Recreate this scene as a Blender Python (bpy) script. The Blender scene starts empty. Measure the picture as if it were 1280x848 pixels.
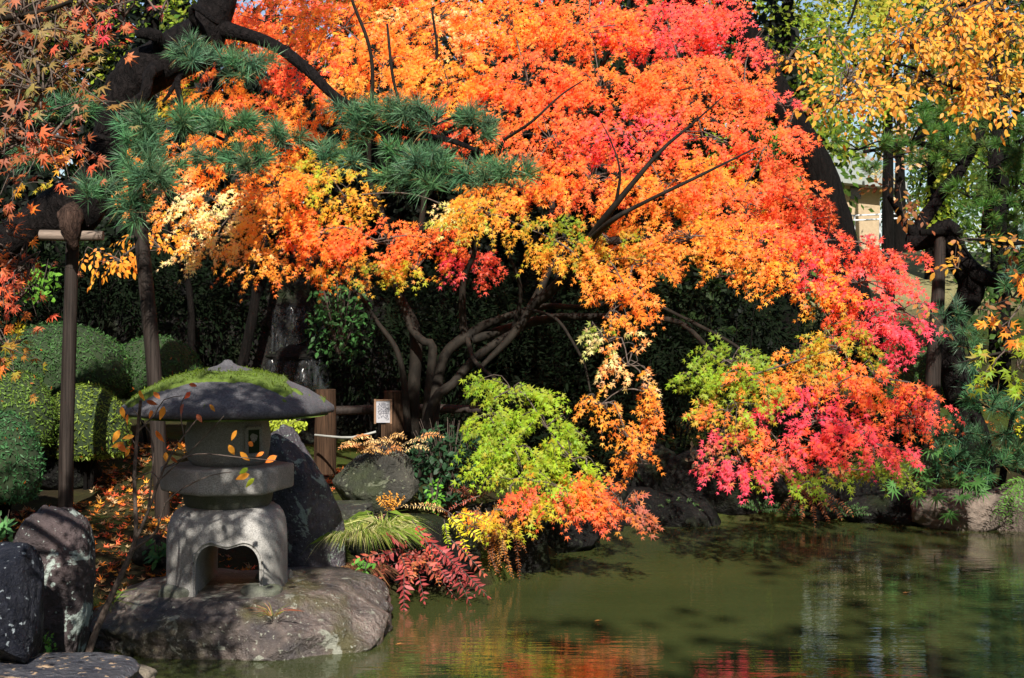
import bpy, bmesh, math, random
import numpy as np
from mathutils import Vector, Matrix

random.seed(7)
rng = np.random.default_rng(11)
sc = bpy.context.scene
COL = sc.collection
R = math.radians

# ------------------------------------------------------------------ camera, sky, sun, exposure
CAM_Z, FPX, HY = 1.57, 1758.0, 400.0
cam = bpy.data.cameras.new('camera'); cam_o = bpy.data.objects.new('camera', cam); COL.objects.link(cam_o)
cam_o.location = (0, 0, CAM_Z); cam_o.rotation_euler = (R(90), 0, 0)
cam.sensor_width = 36; cam.lens = 36 * FPX / 1280; cam.shift_y = -24 / 1280
cam.clip_start = .05; cam.clip_end = 600
sc.camera = cam_o

SUN_DIR = Vector((.05, -.79, .61)).normalized()
wd = bpy.data.worlds.new('World'); sc.world = wd; wd.use_nodes = True
nt = wd.node_tree
sky = nt.nodes.new('ShaderNodeTexSky'); sky.sky_type = 'NISHITA'; sky.sun_disc = False
sky.sun_elevation = math.asin(SUN_DIR.z)
sky.sun_rotation = math.atan2(SUN_DIR.x, SUN_DIR.y)
bg = nt.nodes['Background']; bg.inputs['Strength'].default_value = .075
nt.links.new(sky.outputs[0], bg.inputs['Color'])
sun = bpy.data.lights.new('sun', 'SUN'); sun_o = bpy.data.objects.new('sun', sun); COL.objects.link(sun_o)
sun.energy = 5.0; sun.angle = R(.5); sun.color = (1, .95, .86)
sun_o.rotation_euler = SUN_DIR.to_track_quat('Z', 'Y').to_euler()
sc.view_settings.view_transform = 'Standard'; sc.view_settings.look = 'None'
sc.view_settings.gamma = 1; sc.view_settings.use_curve_mapping = False
sc.view_settings.exposure = .85
sc.cycles.max_bounces = 6; sc.cycles.diffuse_bounces = 3; sc.cycles.glossy_bounces = 3
sc.cycles.transmission_bounces = 4; sc.cycles.transparent_max_bounces = 8
sc.cycles.caustics_reflective = False; sc.cycles.caustics_refractive = False
sc.cycles.sample_clamp_indirect = 6

# ------------------------------------------------------------------ numpy helpers
def P(px, py, d):
    return np.array([(px - 640) / FPX * d, d, CAM_Z - (py - HY) / FPX * d])
def nrm(a):
    return a / np.maximum(np.linalg.norm(a, axis=-1, keepdims=True), 1e-9)
def _h(ix, iy, iz, s):
    n = (ix * 374761393 + iy * 668265263 + iz * 1274126177 + s * 974711) & 0x7fffffff
    n = ((n ^ (n >> 13)) * 1103515245) & 0x7fffffff
    return ((n ^ (n >> 16)) & 0xffff) / 65535.0
def vnoise(p, s=0):
    p = np.asarray(p, float); i = np.floor(p).astype(np.int64); f = p - i; f = f * f * (3 - 2 * f)
    x, y, z = i[..., 0], i[..., 1], i[..., 2]; fx, fy, fz = f[..., 0], f[..., 1], f[..., 2]
    r = 0
    for a in (0, 1):
        for b in (0, 1):
            for c in (0, 1):
                r = r + _h(x + a, y + b, z + c, s) * (fx if a else 1 - fx) * (fy if b else 1 - fy) * (fz if c else 1 - fz)
    return r * 2 - 1
def fbm(p, s=0, o=4, g=.5):
    r = 0; a = 1; t = 0; p = np.asarray(p, float)
    for k in range(o):
        r = r + a * vnoise(p * 2.03 ** k + k * 17.3, s + k); t += a; a *= g
    return r / t

class MB:
    """gathers numpy geometry for one mesh object"""
    def __init__(self): self.v = []; self.l = []; self.t = []; self.m = []; self.c = []; self.s = []; self.n = 0
    def add(self, v, f, mat=0, col=(1, 1, 1), smooth=True):
        v = np.asarray(v, float).reshape(-1, 3); f = np.asarray(f, np.int64)
        if len(v) == 0: return self
        self.v.append(v); self.l.append((f + self.n).ravel()); self.t.append(np.full(len(f), f.shape[1]))
        self.m.append(np.full(len(f), mat)); self.s.append(np.full(len(f), smooth))
        c = np.asarray(col, float); self.c.append(np.broadcast_to(c, (len(v), 3)) if c.ndim == 1 else c)
        self.n += len(v); return self
    def build(self, name, mats, parent=None):
        me = bpy.data.meshes.new(name)
        v = np.concatenate(self.v)
        if parent is not None: v = v - np.array(parent.location)
        l = np.concatenate(self.l); t = np.concatenate(self.t)
        me.vertices.add(len(v)); me.vertices.foreach_set('co', v.ravel().astype(np.float32))
        me.loops.add(len(l)); me.loops.foreach_set('vertex_index', l.astype(np.int32))
        me.polygons.add(len(t)); me.polygons.foreach_set('loop_start', (np.cumsum(t) - t).astype(np.int32))
        me.polygons.foreach_set('material_index', np.concatenate(self.m).astype(np.int32))
        me.polygons.foreach_set('use_smooth', np.concatenate(self.s).astype(bool))
        c = np.concatenate(self.c); c4 = np.ones((len(c), 4), np.float32); c4[:, :3] = c
        at = me.color_attributes.new('Col', 'FLOAT_COLOR', 'POINT'); at.data.foreach_set('color', c4.ravel())
        me.update(calc_edges=True)
        for m in (mats if isinstance(mats, (list, tuple)) else [mats]): me.materials.append(m)
        o = bpy.data.objects.new(name, me); COL.objects.link(o)
        if parent is not None: o.parent = parent
        return o

def tag(o, label=None, cat=None, group=None, kind=None):
    if label: o['label'] = label
    if cat: o['category'] = cat
    if group: o['group'] = group
    if kind: o['kind'] = kind
    return o
def thing(name, label, cat, loc, group=None):
    o = bpy.data.objects.new(name, None); COL.objects.link(o); o.empty_display_size = .1
    o.location = [float(q) for q in loc]
    return tag(o, label, cat, group)

def spline(pts, step):
    """Catmull-Rom through rows (any width), resampled"""
    p = np.asarray(pts, float)
    q = np.vstack([2 * p[0] - p[1], p, 2 * p[-1] - p[-2]]); out = []
    for i in range(len(p) - 1):
        a, b, c, d = q[i:i + 4]
        n = max(2, int(np.linalg.norm((c - b)[:3]) / step))
        t = np.linspace(0, 1, n, endpoint=False)[:, None]
        out.append(.5 * (2 * b + (c - a) * t + (2 * a - 5 * b + 4 * c - d) * t ** 2 + (3 * b - 3 * c + d - a) * t ** 3))
    out.append(p[-1:]); return np.vstack(out)
def tube(mb, pts, step=.06, k=8, mat=0, bump=.0, seed=0, bf=9, col=(1, 1, 1), cap=True):
    """pts rows: x,y,z,radius"""
    q = spline(pts, step); c = q[:, :3]; r = np.maximum(q[:, 3], .0006)
    t = nrm(np.gradient(c, axis=0)); ref = np.array([.13, .97, .2])
    u = nrm(np.cross(t, ref) + 1e-6); w = np.cross(t, u)
    a = np.linspace(0, 2 * math.pi, k, endpoint=False)
    d = np.cos(a)[None, :, None] * u[:, None] + np.sin(a)[None, :, None] * w[:, None]
    v = c[:, None] + d * r[:, None, None]
    if bump: v = c[:, None] + d * (r[:, None] * (1 + bump * fbm(v * bf, seed, 3)))[..., None]
    n = len(c); i = np.arange(n - 1)[:, None] * k; j = np.arange(k)[None]; j2 = (j + 1) % k
    f = np.stack([i + j, i + j2, i + k + j2, i + k + j], -1).reshape(-1, 4)
    mb.add(v, f, mat, col)
    if cap:
        for e in (0, n - 1): mb.add(v[e], np.arange(k)[None] if e else np.arange(k)[None, ::-1], mat, col)
def ptube(mb, rows, **kw):
    """rows: px, py, depth, width in photo pixels"""
    tube(mb, [list(P(a, b, d)) + [w / 2 / FPX * d] for a, b, d, w in rows], **kw)

def star(lobes):
    """flat outline of a palmate leaf, base at origin, main tip along +v"""
    tips = {5: [(-100, .5), (-48, .88), (0, 1), (48, .88), (100, .5)],
            7: [(-122, .38), (-78, .7), (-38, .93), (0, 1.05), (38, .93), (78, .7), (122, .38)],
            9: [(-135, .6), (-98, .8), (-64, .95), (-31, 1), (0, 1.05), (31, 1), (64, .95), (98, .8), (135, .6)]}[lobes]
    nr = {5: .3, 7: .32, 9: .27}[lobes]; o = []
    for i, (a, r) in enumerate(tips):
        o.append((r * math.sin(R(a)), r * math.cos(R(a))))
        if i < len(tips) - 1:
            b = (a + tips[i + 1][0]) / 2; o.append((nr * math.sin(R(b)), nr * math.cos(R(b))))
    o.append((0, -.06)); return np.array(o)
STAR5, STAR7, STAR9 = star(5), star(7), star(9)
OVAL = np.array([(0, 0), (.2, .22), (.27, .48), (.17, .78), (0, 1.06), (-.17, .78), (-.27, .48), (-.2, .22)])
LANCE = np.array([(0, 0), (.13, .25), (.14, .55), (0, 1), (-.14, .55), (-.13, .25)])
DIAM = np.array([(0, 0), (.3, .45), (0, 1), (-.3, .45)])
def leaves(mb, pos, nor, tip, size, col, shape, curl=.25, mat=0):
    """one polygon per leaf: arrays pos,nor,tip (N,3), size (N), col (N,3)"""
    N = nrm(nor); T = nrm(tip - (tip * N).sum(-1, keepdims=True) * N); B = np.cross(N, T)
    u, v = shape[:, 0], shape[:, 1]; s = np.asarray(size)[:, None, None]
    cu = np.broadcast_to(np.asarray(curl, float) , (len(pos),))[:, None] * rng.uniform(.2, 1.9, (len(pos), 1)); z = -cu * (u * u + v * v)[None] + .25 * rng.normal(0, 1, (len(pos), 1)) * (u * v)[None] * .6
    V = pos[:, None] + s * (u[None, :, None] * B[:, None] + v[None, :, None] * T[:, None] + z[:, :, None] * N[:, None])
    n, k = len(pos), len(shape)
    mb.add(V.reshape(-1, 3), np.arange(n * k).reshape(n, k), mat, np.clip(np.repeat(col, k, axis=0) * rng.uniform(.84, 1.1, (n * k, 1)), 0, .98), smooth=False)

# ------------------------------------------------------------------ materials
def mat(name):
    m = bpy.data.materials.new(name); m.use_nodes = True; t = m.node_tree
    b = t.nodes['Principled BSDF']; return m, t, b
def nd(t, kind, **kw):
    n = t.nodes.new(kind)
    for k, v in kw.items():
        if k in n.inputs: n.inputs[k].default_value = v
        else: setattr(n, k, v)
    return n
def coords(t, scale=(1, 1, 1)):
    tc = nd(t, 'ShaderNodeTexCoord'); mp = nd(t, 'ShaderNodeMapping'); mp.inputs['Scale'].default_value = scale
    t.links.new(tc.outputs['Object'], mp.inputs[0]); return mp.outputs[0]
def ramp(t, fac, stops):
    r = nd(t, 'ShaderNodeValToRGB'); e = r.color_ramp.elements
    while len(e) < len(stops): e.new(.5)
    for q, (p, c) in zip(e, stops): q.position = p; q.color = tuple(c) + (1,) if len(c) == 3 else c
    t.links.new(fac, r.inputs[0]); return r.outputs[0]
def noise(t, vec, scale, detail=4, rough=.55, dist=0):
    n = nd(t, 'ShaderNodeTexNoise'); n.inputs['Scale'].default_value = scale; n.inputs['Detail'].default_value = detail
    n.inputs['Roughness'].default_value = rough; n.inputs['Distortion'].default_value = dist
    t.links.new(vec, n.inputs['Vector']); return n.outputs['Fac']
def mix(t, fac, a, b, mode='MIX'):
    n = nd(t, 'ShaderNodeMix', data_type='RGBA', blend_type=mode)
    for sock, val in ((n.inputs[0], fac), (n.inputs[6], a), (n.inputs[7], b)):
        if hasattr(val, 'is_linked') or hasattr(val, 'links'): t.links.new(val, sock)
        else: sock.default_value = val if isinstance(val, (int, float)) else tuple(val) + (1,)
    return n.outputs[2]
def bumpn(t, b, h, strength, dist):
    n = nd(t, 'ShaderNodeBump'); n.inputs['Strength'].default_value = strength; n.inputs['Distance'].default_value = dist
    t.links.new(h, n.inputs['Height']); t.links.new(n.outputs[0], b.inputs['Normal']); return n

def leaf_material(name, trans=.4, rough=.5, spec=.3, tgain=1.25):
    m, t, b = mat(name)
    a = nd(t, 'ShaderNodeVertexColor'); a.layer_name = 'Col'
    t.links.new(a.outputs[0], b.inputs['Base Color']); b.inputs['Roughness'].default_value = rough
    b.inputs['Specular IOR Level'].default_value = spec
    tr = nd(t, 'ShaderNodeBsdfTranslucent'); g = mix(t, 1.0, a.outputs[0], (tgain, tgain, tgain), 'MULTIPLY')
    t.links.new(g, tr.inputs[0]); ms = nd(t, 'ShaderNodeMixShader'); ms.inputs[0].default_value = trans
    t.links.new(b.outputs[0], ms.inputs[1]); t.links.new(tr.outputs[0], ms.inputs[2])
    t.links.new(ms.outputs[0], t.nodes['Material Output'].inputs[0]); return m
M = {}
M['maple'] = leaf_material('maple_leaf', .48, .5, .3, 1.5)
M['green'] = leaf_material('green_leaf', .3, .5, .22)
M['shade'] = leaf_material('shade_dark_evergreen_leaf', .1, .75, .04)  # leaves under the canopy, shade put into dark colours and low gloss
M['far'] = leaf_material('far_leaf', .45, .6, .2)
M['needle'] = leaf_material('pine_needle', .12, .45, .35)
M['fern'] = leaf_material('fern_leaf', .3, .5, .3)
M['dry'] = leaf_material('fallen_leaf', .15, .7, .15)

def bark(name, c1, c2, sc_=(9, 9, 2.5), rough=.85, st=.8, dist=.02):
    m, t, b = mat(name); v = coords(t, sc_)
    f = noise(t, v, 2.2, 6, .65, .6)
    t.links.new(ramp(t, f, [(.32, c1), (.68, c2)]), b.inputs['Base Color']); b.inputs['Roughness'].default_value = rough
    b.inputs['Specular IOR Level'].default_value = .12; bumpn(t, b, f, st, dist); return m
M['maple_bark'] = bark('maple_bark', (.006, .005, .004), (.026, .021, .016), (6, 6, 3), .75, .5, .01)  # maple, pine and dark bark: trunk shade put into the near-black colours
M['pine_bark'] = bark('pine_bark', (.0018, .0014, .0014), (.016, .012, .0115), (15, 15, 7), .8, 1, .06)
M['dark_bark'] = bark('dark_bark', (.0015, .0012, .001), (.0095, .0075, .0065), (13, 13, 1.6), .95, 1, .07)
M['twig'] = bark('twig_bark', (.05, .035, .03), (.14, .11, .09), (30, 30, 30), .6, .2, .002)
M['post'] = bark('weathered_post_wood', (.01, .0075, .0065), (.042, .032, .027), (38, 38, 1.1), .6, .5, .006)
M['brown_wood'] = bark('brown_post_wood', (.014, .008, .005), (.085, .047, .027), (30, 30, 1.2), .8, .8, .012)
M['stub_wood'] = bark('splintered_stub_wood', (.012, .007, .006), (.1, .06, .045), (30, 30, 5), .9, 1, .04)
M['cut_wood'] = bark('pale_crossbar_wood', (.1, .075, .06), (.26, .2, .16), (2, 24, 24), .7, .4, .005)

def rock_mat(name, dark, light, lichen=None, thr=.62, lscale=5, wet=.7, moss=None, fine=26):
    m, t, b = mat(name); v = coords(t)
    n1 = noise(t, v, 3.2, 8, .62, .4); n2 = noise(t, v, fine, 6, .65)
    c = ramp(t, n1, [(.36, dark), (.5, tuple((p + q) / 2.6 for p, q in zip(dark, light))), (.64, light)])
    c = mix(t, .55, c, ramp(t, n2, [(.25, (.35, .35, .35)), (.75, (1.35, 1.35, 1.35))]), 'MULTIPLY')
    if moss:
        g = ramp(t, noise(t, v, 2.1, 5, .6), [(.5, (0, 0, 0)), (.62, (1, 1, 1))]); c = mix(t, g, c, moss)
    if lichen:
        l1 = ramp(t, noise(t, v, lscale, 5, .62, .5), [(thr, (0, 0, 0)), (thr + .03, (1, 1, 1))]); c = mix(t, l1, c, lichen)
        l2 = ramp(t, noise(t, v, lscale * 6.5, 3, .5), [(.645, (0, 0, 0)), (.67, (1, 1, 1))]); c = mix(t, l2, c, lichen)
    t.links.new(c, b.inputs['Base Color']); b.inputs['Roughness'].default_value = wet
    b.inputs['Specular IOR Level'].default_value = .15 if dark[0] < .01 else .5
    h = mix(t, .45, n1, n2); bumpn(t, b, h, 1, .09); return m
M['lichen_rock'] = rock_mat('purple_rock_with_lichen', (.03, .022, .024), (.105, .075, .075), (.36, .42, .38), .585, 5, .6)
M['black_rock'] = rock_mat('blue_black_rock', (.007, .008, .013), (.036, .039, .055), (.22, .25, .27), .62, 5, .3)
M['tall_rock'] = rock_mat('dark_purple_rock', (.035, .031, .038), (.15, .13, .15), (.28, .34, .29), .6, 9, .55)
M['base_rock'] = rock_mat('wet_brown_rock', (.045, .04, .045), (.23, .18, .155), (.27, .27, .22), .61, 8, .34, (.085, .075, .035))
M['flat_rock'] = rock_mat('blue_grey_stepping_stone', (.035, .038, .055), (.16, .16, .18), (.5, .35, .22), .6, 4, .4)
M['pale_rock'] = rock_mat('pale_tan_rock', (.17, .14, .1), (.36, .3, .23), None, wet=.7)
M['dark_rock'] = rock_mat('shaded_bank_rock', (.003, .003, .0028), (.014, .0125, .011), (.025, .03, .02), .62, 6, .6, (.012, .017, .006))  # under-canopy shade put into the near-black rock colours
M['mossy_rock'] = rock_mat('mossy_grey_rock', (.014, .014, .011), (.07, .065, .05), (.13, .14, .09), .6, 7, .7, (.028, .035, .012))  # tones lowered to carry the shade over this rock
M['tan_rock'] = rock_mat('tan_shore_rock', (.08, .06, .045), (.26, .2, .16), None, wet=.8)

def lantern_mat(name, a, b_, stain, speck=170):
    m, t, b = mat(name); v = coords(t)
    n0 = noise(t, v, speck, 3, .7); n1 = noise(t, v, 5, 6, .65)
    c = ramp(t, n0, [(.3, a), (.7, b_)])
    c = mix(t, ramp(t, n1, [(.42, (0, 0, 0)), (.66, (.75, .75, .75))]), c, stain)
    t.links.new(c, b.inputs['Base Color']); b.inputs['Roughness'].default_value = .85
    h = mix(t, .5, n0, noise(t, v, 40, 5, .6)); bumpn(t, b, h, .7, .006); return m
M['granite'] = lantern_mat('weathered_granite', (.15, .145, .14), (.5, .48, .45), (.2, .19, .17))
M['granite_base'] = lantern_mat('algae_dark_granite', (.05, .05, .045), (.17, .17, .14), (.075, .09, .045))
M['roof_stone'] = lantern_mat('dark_roof_stone', (.03, .029, .034), (.135, .13, .14), (.036, .035, .04), 110)
def simple(name, c, rough=.6, metal=0):
    m, t, b = mat(name); v = coords(t); n = noise(t, v, 14, 4, .6)
    t.links.new(ramp(t, n, [(.2, tuple(q * .75 for q in c)), (.8, tuple(min(1, q * 1.15) for q in c))]), b.inputs['Base Color'])
    b.inputs['Roughness'].default_value = rough; b.inputs['Metallic'].default_value = metal; return m
M['moss'] = simple('moss_cushion', (.085, .13, .014), .95)
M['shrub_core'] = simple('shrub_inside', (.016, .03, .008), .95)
M['rope'] = simple('pale_rope', (.3, .3, .27), .8)
M['sign_board'] = simple('sign_white_board', (.36, .35, .37), .5)
M['sign_frame'] = simple('sign_wooden_frame', (.2, .11, .06), .7)
M['ink'] = simple('sign_ink', (.03, .03, .05), .7)
M['wall'] = simple('tan_wall', (.36, .27, .17), .9)
M['roof'] = simple('grey_green_roof', (.22, .24, .22), .7)
M['window'] = simple('dark_window', (.02, .02, .02), .2)
M['rail'] = simple('white_rail', (.7, .7, .7), .4)

# ground: moss and soil, dry turf farther up the hill
m, t, b = mat('garden_ground'); v = coords(t)
n1 = noise(t, v, 1.1, 6, .6); n2 = noise(t, v, 30, 5, .65)
c = ramp(t, n1, [(.38, (.022, .015, .009)), (.5, (.03, .027, .01)), (.6, (.04, .055, .009))])
c = mix(t, .6, c, ramp(t, n2, [(.25, (.4, .4, .4)), (.75, (1.5, 1.5, 1.5))]), 'MULTIPLY')
sx = nd(t, 'ShaderNodeSeparateXYZ'); t.links.new(v, sx.inputs[0])
mr = nd(t, 'ShaderNodeMapRange'); mr.inputs[1].default_value = 19; mr.inputs[2].default_value = 21
t.links.new(sx.outputs[1], mr.inputs[0])
c = mix(t, mr.outputs[0], c, ramp(t, n2, [(.3, (.16, .14, .06)), (.7, (.3, .27, .13))]))
t.links.new(c, b.inputs['Base Color']); b.inputs['Roughness'].default_value = .95; b.inputs['Specular IOR Level'].default_value = .1
bumpn(t, b, n2, .8, .03); M['ground'] = m

# pond water: murky green body under a rippled surface
m, t, b = mat('pond_water'); 
v1 = coords(t, (1.6, 7.5, 1)); v2 = coords(t, (7, 30, 1))
h = mix(t, .28, noise(t, v1, 1, 3, .5, .3), noise(t, v2, 1, 2, .5))
vm = coords(t, (.35, .9, 1))
t.links.new(ramp(t, noise(t, vm, 1, 3, .5), [(.3, (.032, .041, .013)), (.7, (.056, .063, .019))]), b.inputs['Base Color'])
b.inputs['Roughness'].default_value = .015; b.inputs['IOR'].default_value = 1.55
b.inputs['Specular IOR Level'].default_value = .5
bumpn(t, b, h, .13, .03); M['water'] = m

# falling water: clear film with grey streaks, darkened for the shade it hangs in
m, t, b = mat('falling_water'); v = coords(t, (26, 26, 1.6)); n = noise(t, v, 1, 4, .6, .3)
b.inputs['Base Color'].default_value = (.08, .09, .1, 1); b.inputs['Roughness'].default_value = .15
tr = nd(t, 'ShaderNodeBsdfTransparent'); ms = nd(t, 'ShaderNodeMixShader')
t.links.new(ramp(t, n, [(.46, (.03, .03, .03)), (.75, (.5, .5, .5))]), ms.inputs[0])
t.links.new(tr.outputs[0], ms.inputs[1]); t.links.new(b.outputs[0], ms.inputs[2])
t.links.new(ms.outputs[0], t.nodes['Material Output'].inputs[0]); M['fall'] = m
# ------------------------------------------------------------------ ground, pond
POND = np.array([(-2.6, 1.2), (-2.45, 4.5), (-2.15, 6.0), (-1.95, 6.9), (-1.3, 7.6), (-.95, 7.85), (-.55, 8.1), (-.2, 8.15), (0, 8.6),
                 (.3, 9.4), (.36, 10.5), (.9, 11.1), (2.2, 10.95), (3.2, 10.85), (4.3, 10.7), (5.6, 10.2), (6.6, 8), (6.9, 4), (5, 1.6), (1.5, .9)])
def pond_dist(x, y):
    """signed distance to the shoreline, negative in the water"""
    x = np.asarray(x, float); y = np.asarray(y, float); d = np.full(x.shape, 1e9); ins = np.zeros(x.shape, bool)
    for a, b in zip(POND, np.roll(POND, -1, 0)):
        e = b - a; tt = np.clip(((x - a[0]) * e[0] + (y - a[1]) * e[1]) / (e @ e), 0, 1)
        d = np.minimum(d, np.hypot(x - a[0] - tt * e[0], y - a[1] - tt * e[1]))
        c = ((a[1] > y) != (b[1] > y)) & (x < e[0] * (y - a[1]) / (e[1] if e[1] else 1e-9) + a[0]); ins ^= c
    return np.where(ins, -d, d)
def H(x, y):
    x = np.asarray(x, float); y = np.asarray(y, float); d = pond_dist(x, y)
    o = np.maximum(d, 0)
    left = np.clip((.2 - x) / 1.0, 0, 1) * np.clip((10.4 - y) / 1., 0, 1)
    bankh = .33 * (1 - np.exp(-o / .35)) * (1 - .3 * left) + .06 * np.minimum(o, 2.2) + .17 * np.clip(o - 2.2, 0, 14) + .02 * np.clip(o - 16, 0, 60)
    bankh = bankh * np.clip((y + 3) / 5, .3, 1)
    n = fbm(np.stack([x * .8, y * .8, x * 0], -1), 3, 4)
    h = np.where(d > 0, bankh + n * .1 * np.clip(o / .5, .2, 1.2), -np.minimum(.9, -d * .9) - .02)
    return h
def GR(px, py):
    """where the ray through a photo pixel meets the ground"""
    d = np.linspace(4, 40, 3600); p = np.stack([(px - 640) / FPX * d, d, CAM_Z - (py - HY) / FPX * d], -1)
    k = np.argmax(p[:, 2] <= np.maximum(H(p[:, 0], p[:, 1]), 0)); return p[k]
def on_ground(x, y): return np.array([x, y, float(H(np.array([x]), np.array([y]))[0])])

gx = np.concatenate([-np.geomspace(250, 9, 26), np.linspace(-8.6, 9.6, 190), np.geomspace(10, 250, 26)])
gy = np.concatenate([-np.geomspace(120, 2, 16), np.linspace(-1.5, 3.8, 20), np.linspace(4, 15, 170), np.linspace(15.2, 40, 60), np.geomspace(42, 320, 24)])
X, Y = np.meshgrid(gx, gy); Z = H(X, Y)
nx, ny = len(gx), len(gy); i = np.arange(ny - 1)[:, None] * nx; j = np.arange(nx - 1)[None]
g = MB().add(np.stack([X, Y, Z], -1), np.stack([i + j, i + j + 1, i + nx + j + 1, i + nx + j], -1).reshape(-1, 4))
tag(g.build('ground', M['ground']), kind='structure')
wv = [(-4.5, -1, 0), (8.5, -1, 0), (8.5, 12.2, 0), (-4.5, 12.2, 0)]
w = MB().add(wv, [[0, 1, 2, 3]]); tag(w.build('water', M['water']), kind='structure')

# ------------------------------------------------------------------ rocks
def ico(sub):
    bm = bmesh.new(); bmesh.ops.create_icosphere(bm, subdivisions=sub, radius=1)
    v = np.array([q.co[:] for q in bm.verts]); f = np.array([[q.index for q in p.verts] for p in bm.faces]); bm.free(); return v, f
ICO = {k: ico(k) for k in (3, 4, 5, 6)}
def rock_geo(c, size, seed, sub=5, amp=.28, fr=1.3, box=.0, flat_top=None, rot=0, fine=.035, lean=(0, 0), facet=0):
    v, f = ICO[sub]; v = v.copy()
    if box: v = np.sign(v) * np.abs(v) ** (1 - box)
    v = v * (1 + amp * fbm(v * fr + seed * 7.1, seed, 3)[:, None])
    if facet:
        fr_ = np.random.default_rng(seed)
        for _ in range(facet):
            n = nrm(fr_.normal(size=3)); s = fr_.uniform(.62, .85); dd = v @ n
            v = v - np.maximum(dd - s, 0)[:, None] * n * .9
    v = v + nrm(v) * (fine * fbm(v * 7 + seed, seed + 9, 4))[:, None]
    if flat_top: v[:, 2] = np.where(v[:, 2] > flat_top, flat_top + (v[:, 2] - flat_top) * .25, v[:, 2])
    v = v * np.array(size) / 2
    v[:, 0] += v[:, 2] * lean[0]; v[:, 1] += v[:, 2] * lean[1]
    ca, sa = math.cos(R(rot)), math.sin(R(rot)); v = np.stack([v[:, 0] * ca - v[:, 1] * sa, v[:, 0] * sa + v[:, 1] * ca, v[:, 2]], -1)
    return v + np.array(c), f
def rock(name, label, c, size, seed, m, cat='rock', group=None, **kw):
    o = MB().add(*rock_geo(c, size, seed, **kw)).build(name, M[m]); return tag(o, label, cat, group)

LAN = P(285, 742, 7.0); LZ = .26        # lantern foot centre
rock('rock', 'broad wet brown boulder in the pond carrying the stone lantern', (-1.35, 7.1, .02), (1.42, 1.3, .56), 21, 'base_rock', sub=6, box=.25, flat_top=.8, amp=.22, fr=1.6, fine=.06)
rock('rock', 'small wet grey rock at the foot of the lantern boulder', P(205, 790, 6.75) + (0, 0, -.03), (.5, .4, .2), 22, 'base_rock', amp=.35)
rock('rock', 'purple standing rock with white lichen spots beside the stone lantern', P(62, 745, 6.3), (.37, .32, .78), 15, 'lichen_rock', sub=6, box=.3, amp=.1, lean=(.1, 0), fine=.05)
rock('rock', 'black angular rock at the left edge of the photo', P(2, 765, 5.75), (.32, .4, .55), 9, 'black_rock', sub=5, box=.3, facet=9, amp=.2)
rock('stepping_stone', 'flat blue grey stone with leaf litter in the bottom left corner', P(65, 852, 5.6) + (0, 0, .0), (.62, .6, .16), 12, 'flat_rock', 'stone', flat_top=.6, box=.3, amp=.15)
rock('rock', 'small pale tan stone half in the water beside the flat corner stone', P(172, 846, 6.0), (.16, .2, .09), 13, 'pale_rock', sub=4)
rock('rock', 'tall dark purple standing rock right behind the stone lantern', P(380, 640, 7.9), (.42, .4, 1.02), 31, 'tall_rock', sub=6, box=.35, facet=5, amp=.16, lean=(-.16, 0), fine=.05)
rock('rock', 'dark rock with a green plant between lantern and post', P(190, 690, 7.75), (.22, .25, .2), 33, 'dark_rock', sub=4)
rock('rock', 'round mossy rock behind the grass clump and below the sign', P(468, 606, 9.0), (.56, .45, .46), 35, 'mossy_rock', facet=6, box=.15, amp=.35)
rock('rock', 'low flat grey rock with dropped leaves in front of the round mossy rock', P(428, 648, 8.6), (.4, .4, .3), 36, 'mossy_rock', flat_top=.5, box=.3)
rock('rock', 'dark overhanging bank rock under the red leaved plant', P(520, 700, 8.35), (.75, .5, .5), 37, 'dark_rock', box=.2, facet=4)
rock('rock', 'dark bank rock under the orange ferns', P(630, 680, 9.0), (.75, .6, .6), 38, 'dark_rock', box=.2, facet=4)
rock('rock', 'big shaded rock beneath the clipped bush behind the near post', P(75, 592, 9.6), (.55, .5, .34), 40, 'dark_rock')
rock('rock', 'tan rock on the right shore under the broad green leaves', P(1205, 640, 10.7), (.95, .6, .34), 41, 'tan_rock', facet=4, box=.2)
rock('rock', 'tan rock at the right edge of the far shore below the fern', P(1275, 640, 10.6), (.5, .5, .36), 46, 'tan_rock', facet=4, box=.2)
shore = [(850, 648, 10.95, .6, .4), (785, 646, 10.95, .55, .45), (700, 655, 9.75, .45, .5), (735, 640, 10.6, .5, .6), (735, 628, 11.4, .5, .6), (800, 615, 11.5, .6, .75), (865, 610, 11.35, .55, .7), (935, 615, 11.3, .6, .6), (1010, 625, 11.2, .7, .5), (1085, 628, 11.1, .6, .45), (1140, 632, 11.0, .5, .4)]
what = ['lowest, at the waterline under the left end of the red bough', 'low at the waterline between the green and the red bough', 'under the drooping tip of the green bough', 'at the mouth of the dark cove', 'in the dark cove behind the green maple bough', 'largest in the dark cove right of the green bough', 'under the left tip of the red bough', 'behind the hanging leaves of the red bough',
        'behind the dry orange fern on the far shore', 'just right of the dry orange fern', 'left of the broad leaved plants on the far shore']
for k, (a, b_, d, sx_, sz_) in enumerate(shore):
    rock('rock', 'dark shore rock ' + what[k], P(a, b_, d), (sx_ * 1.25, .6, sz_), 50 + k, 'dark_rock', group='dark rocks along the far shore', facet=5, box=.25)

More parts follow.
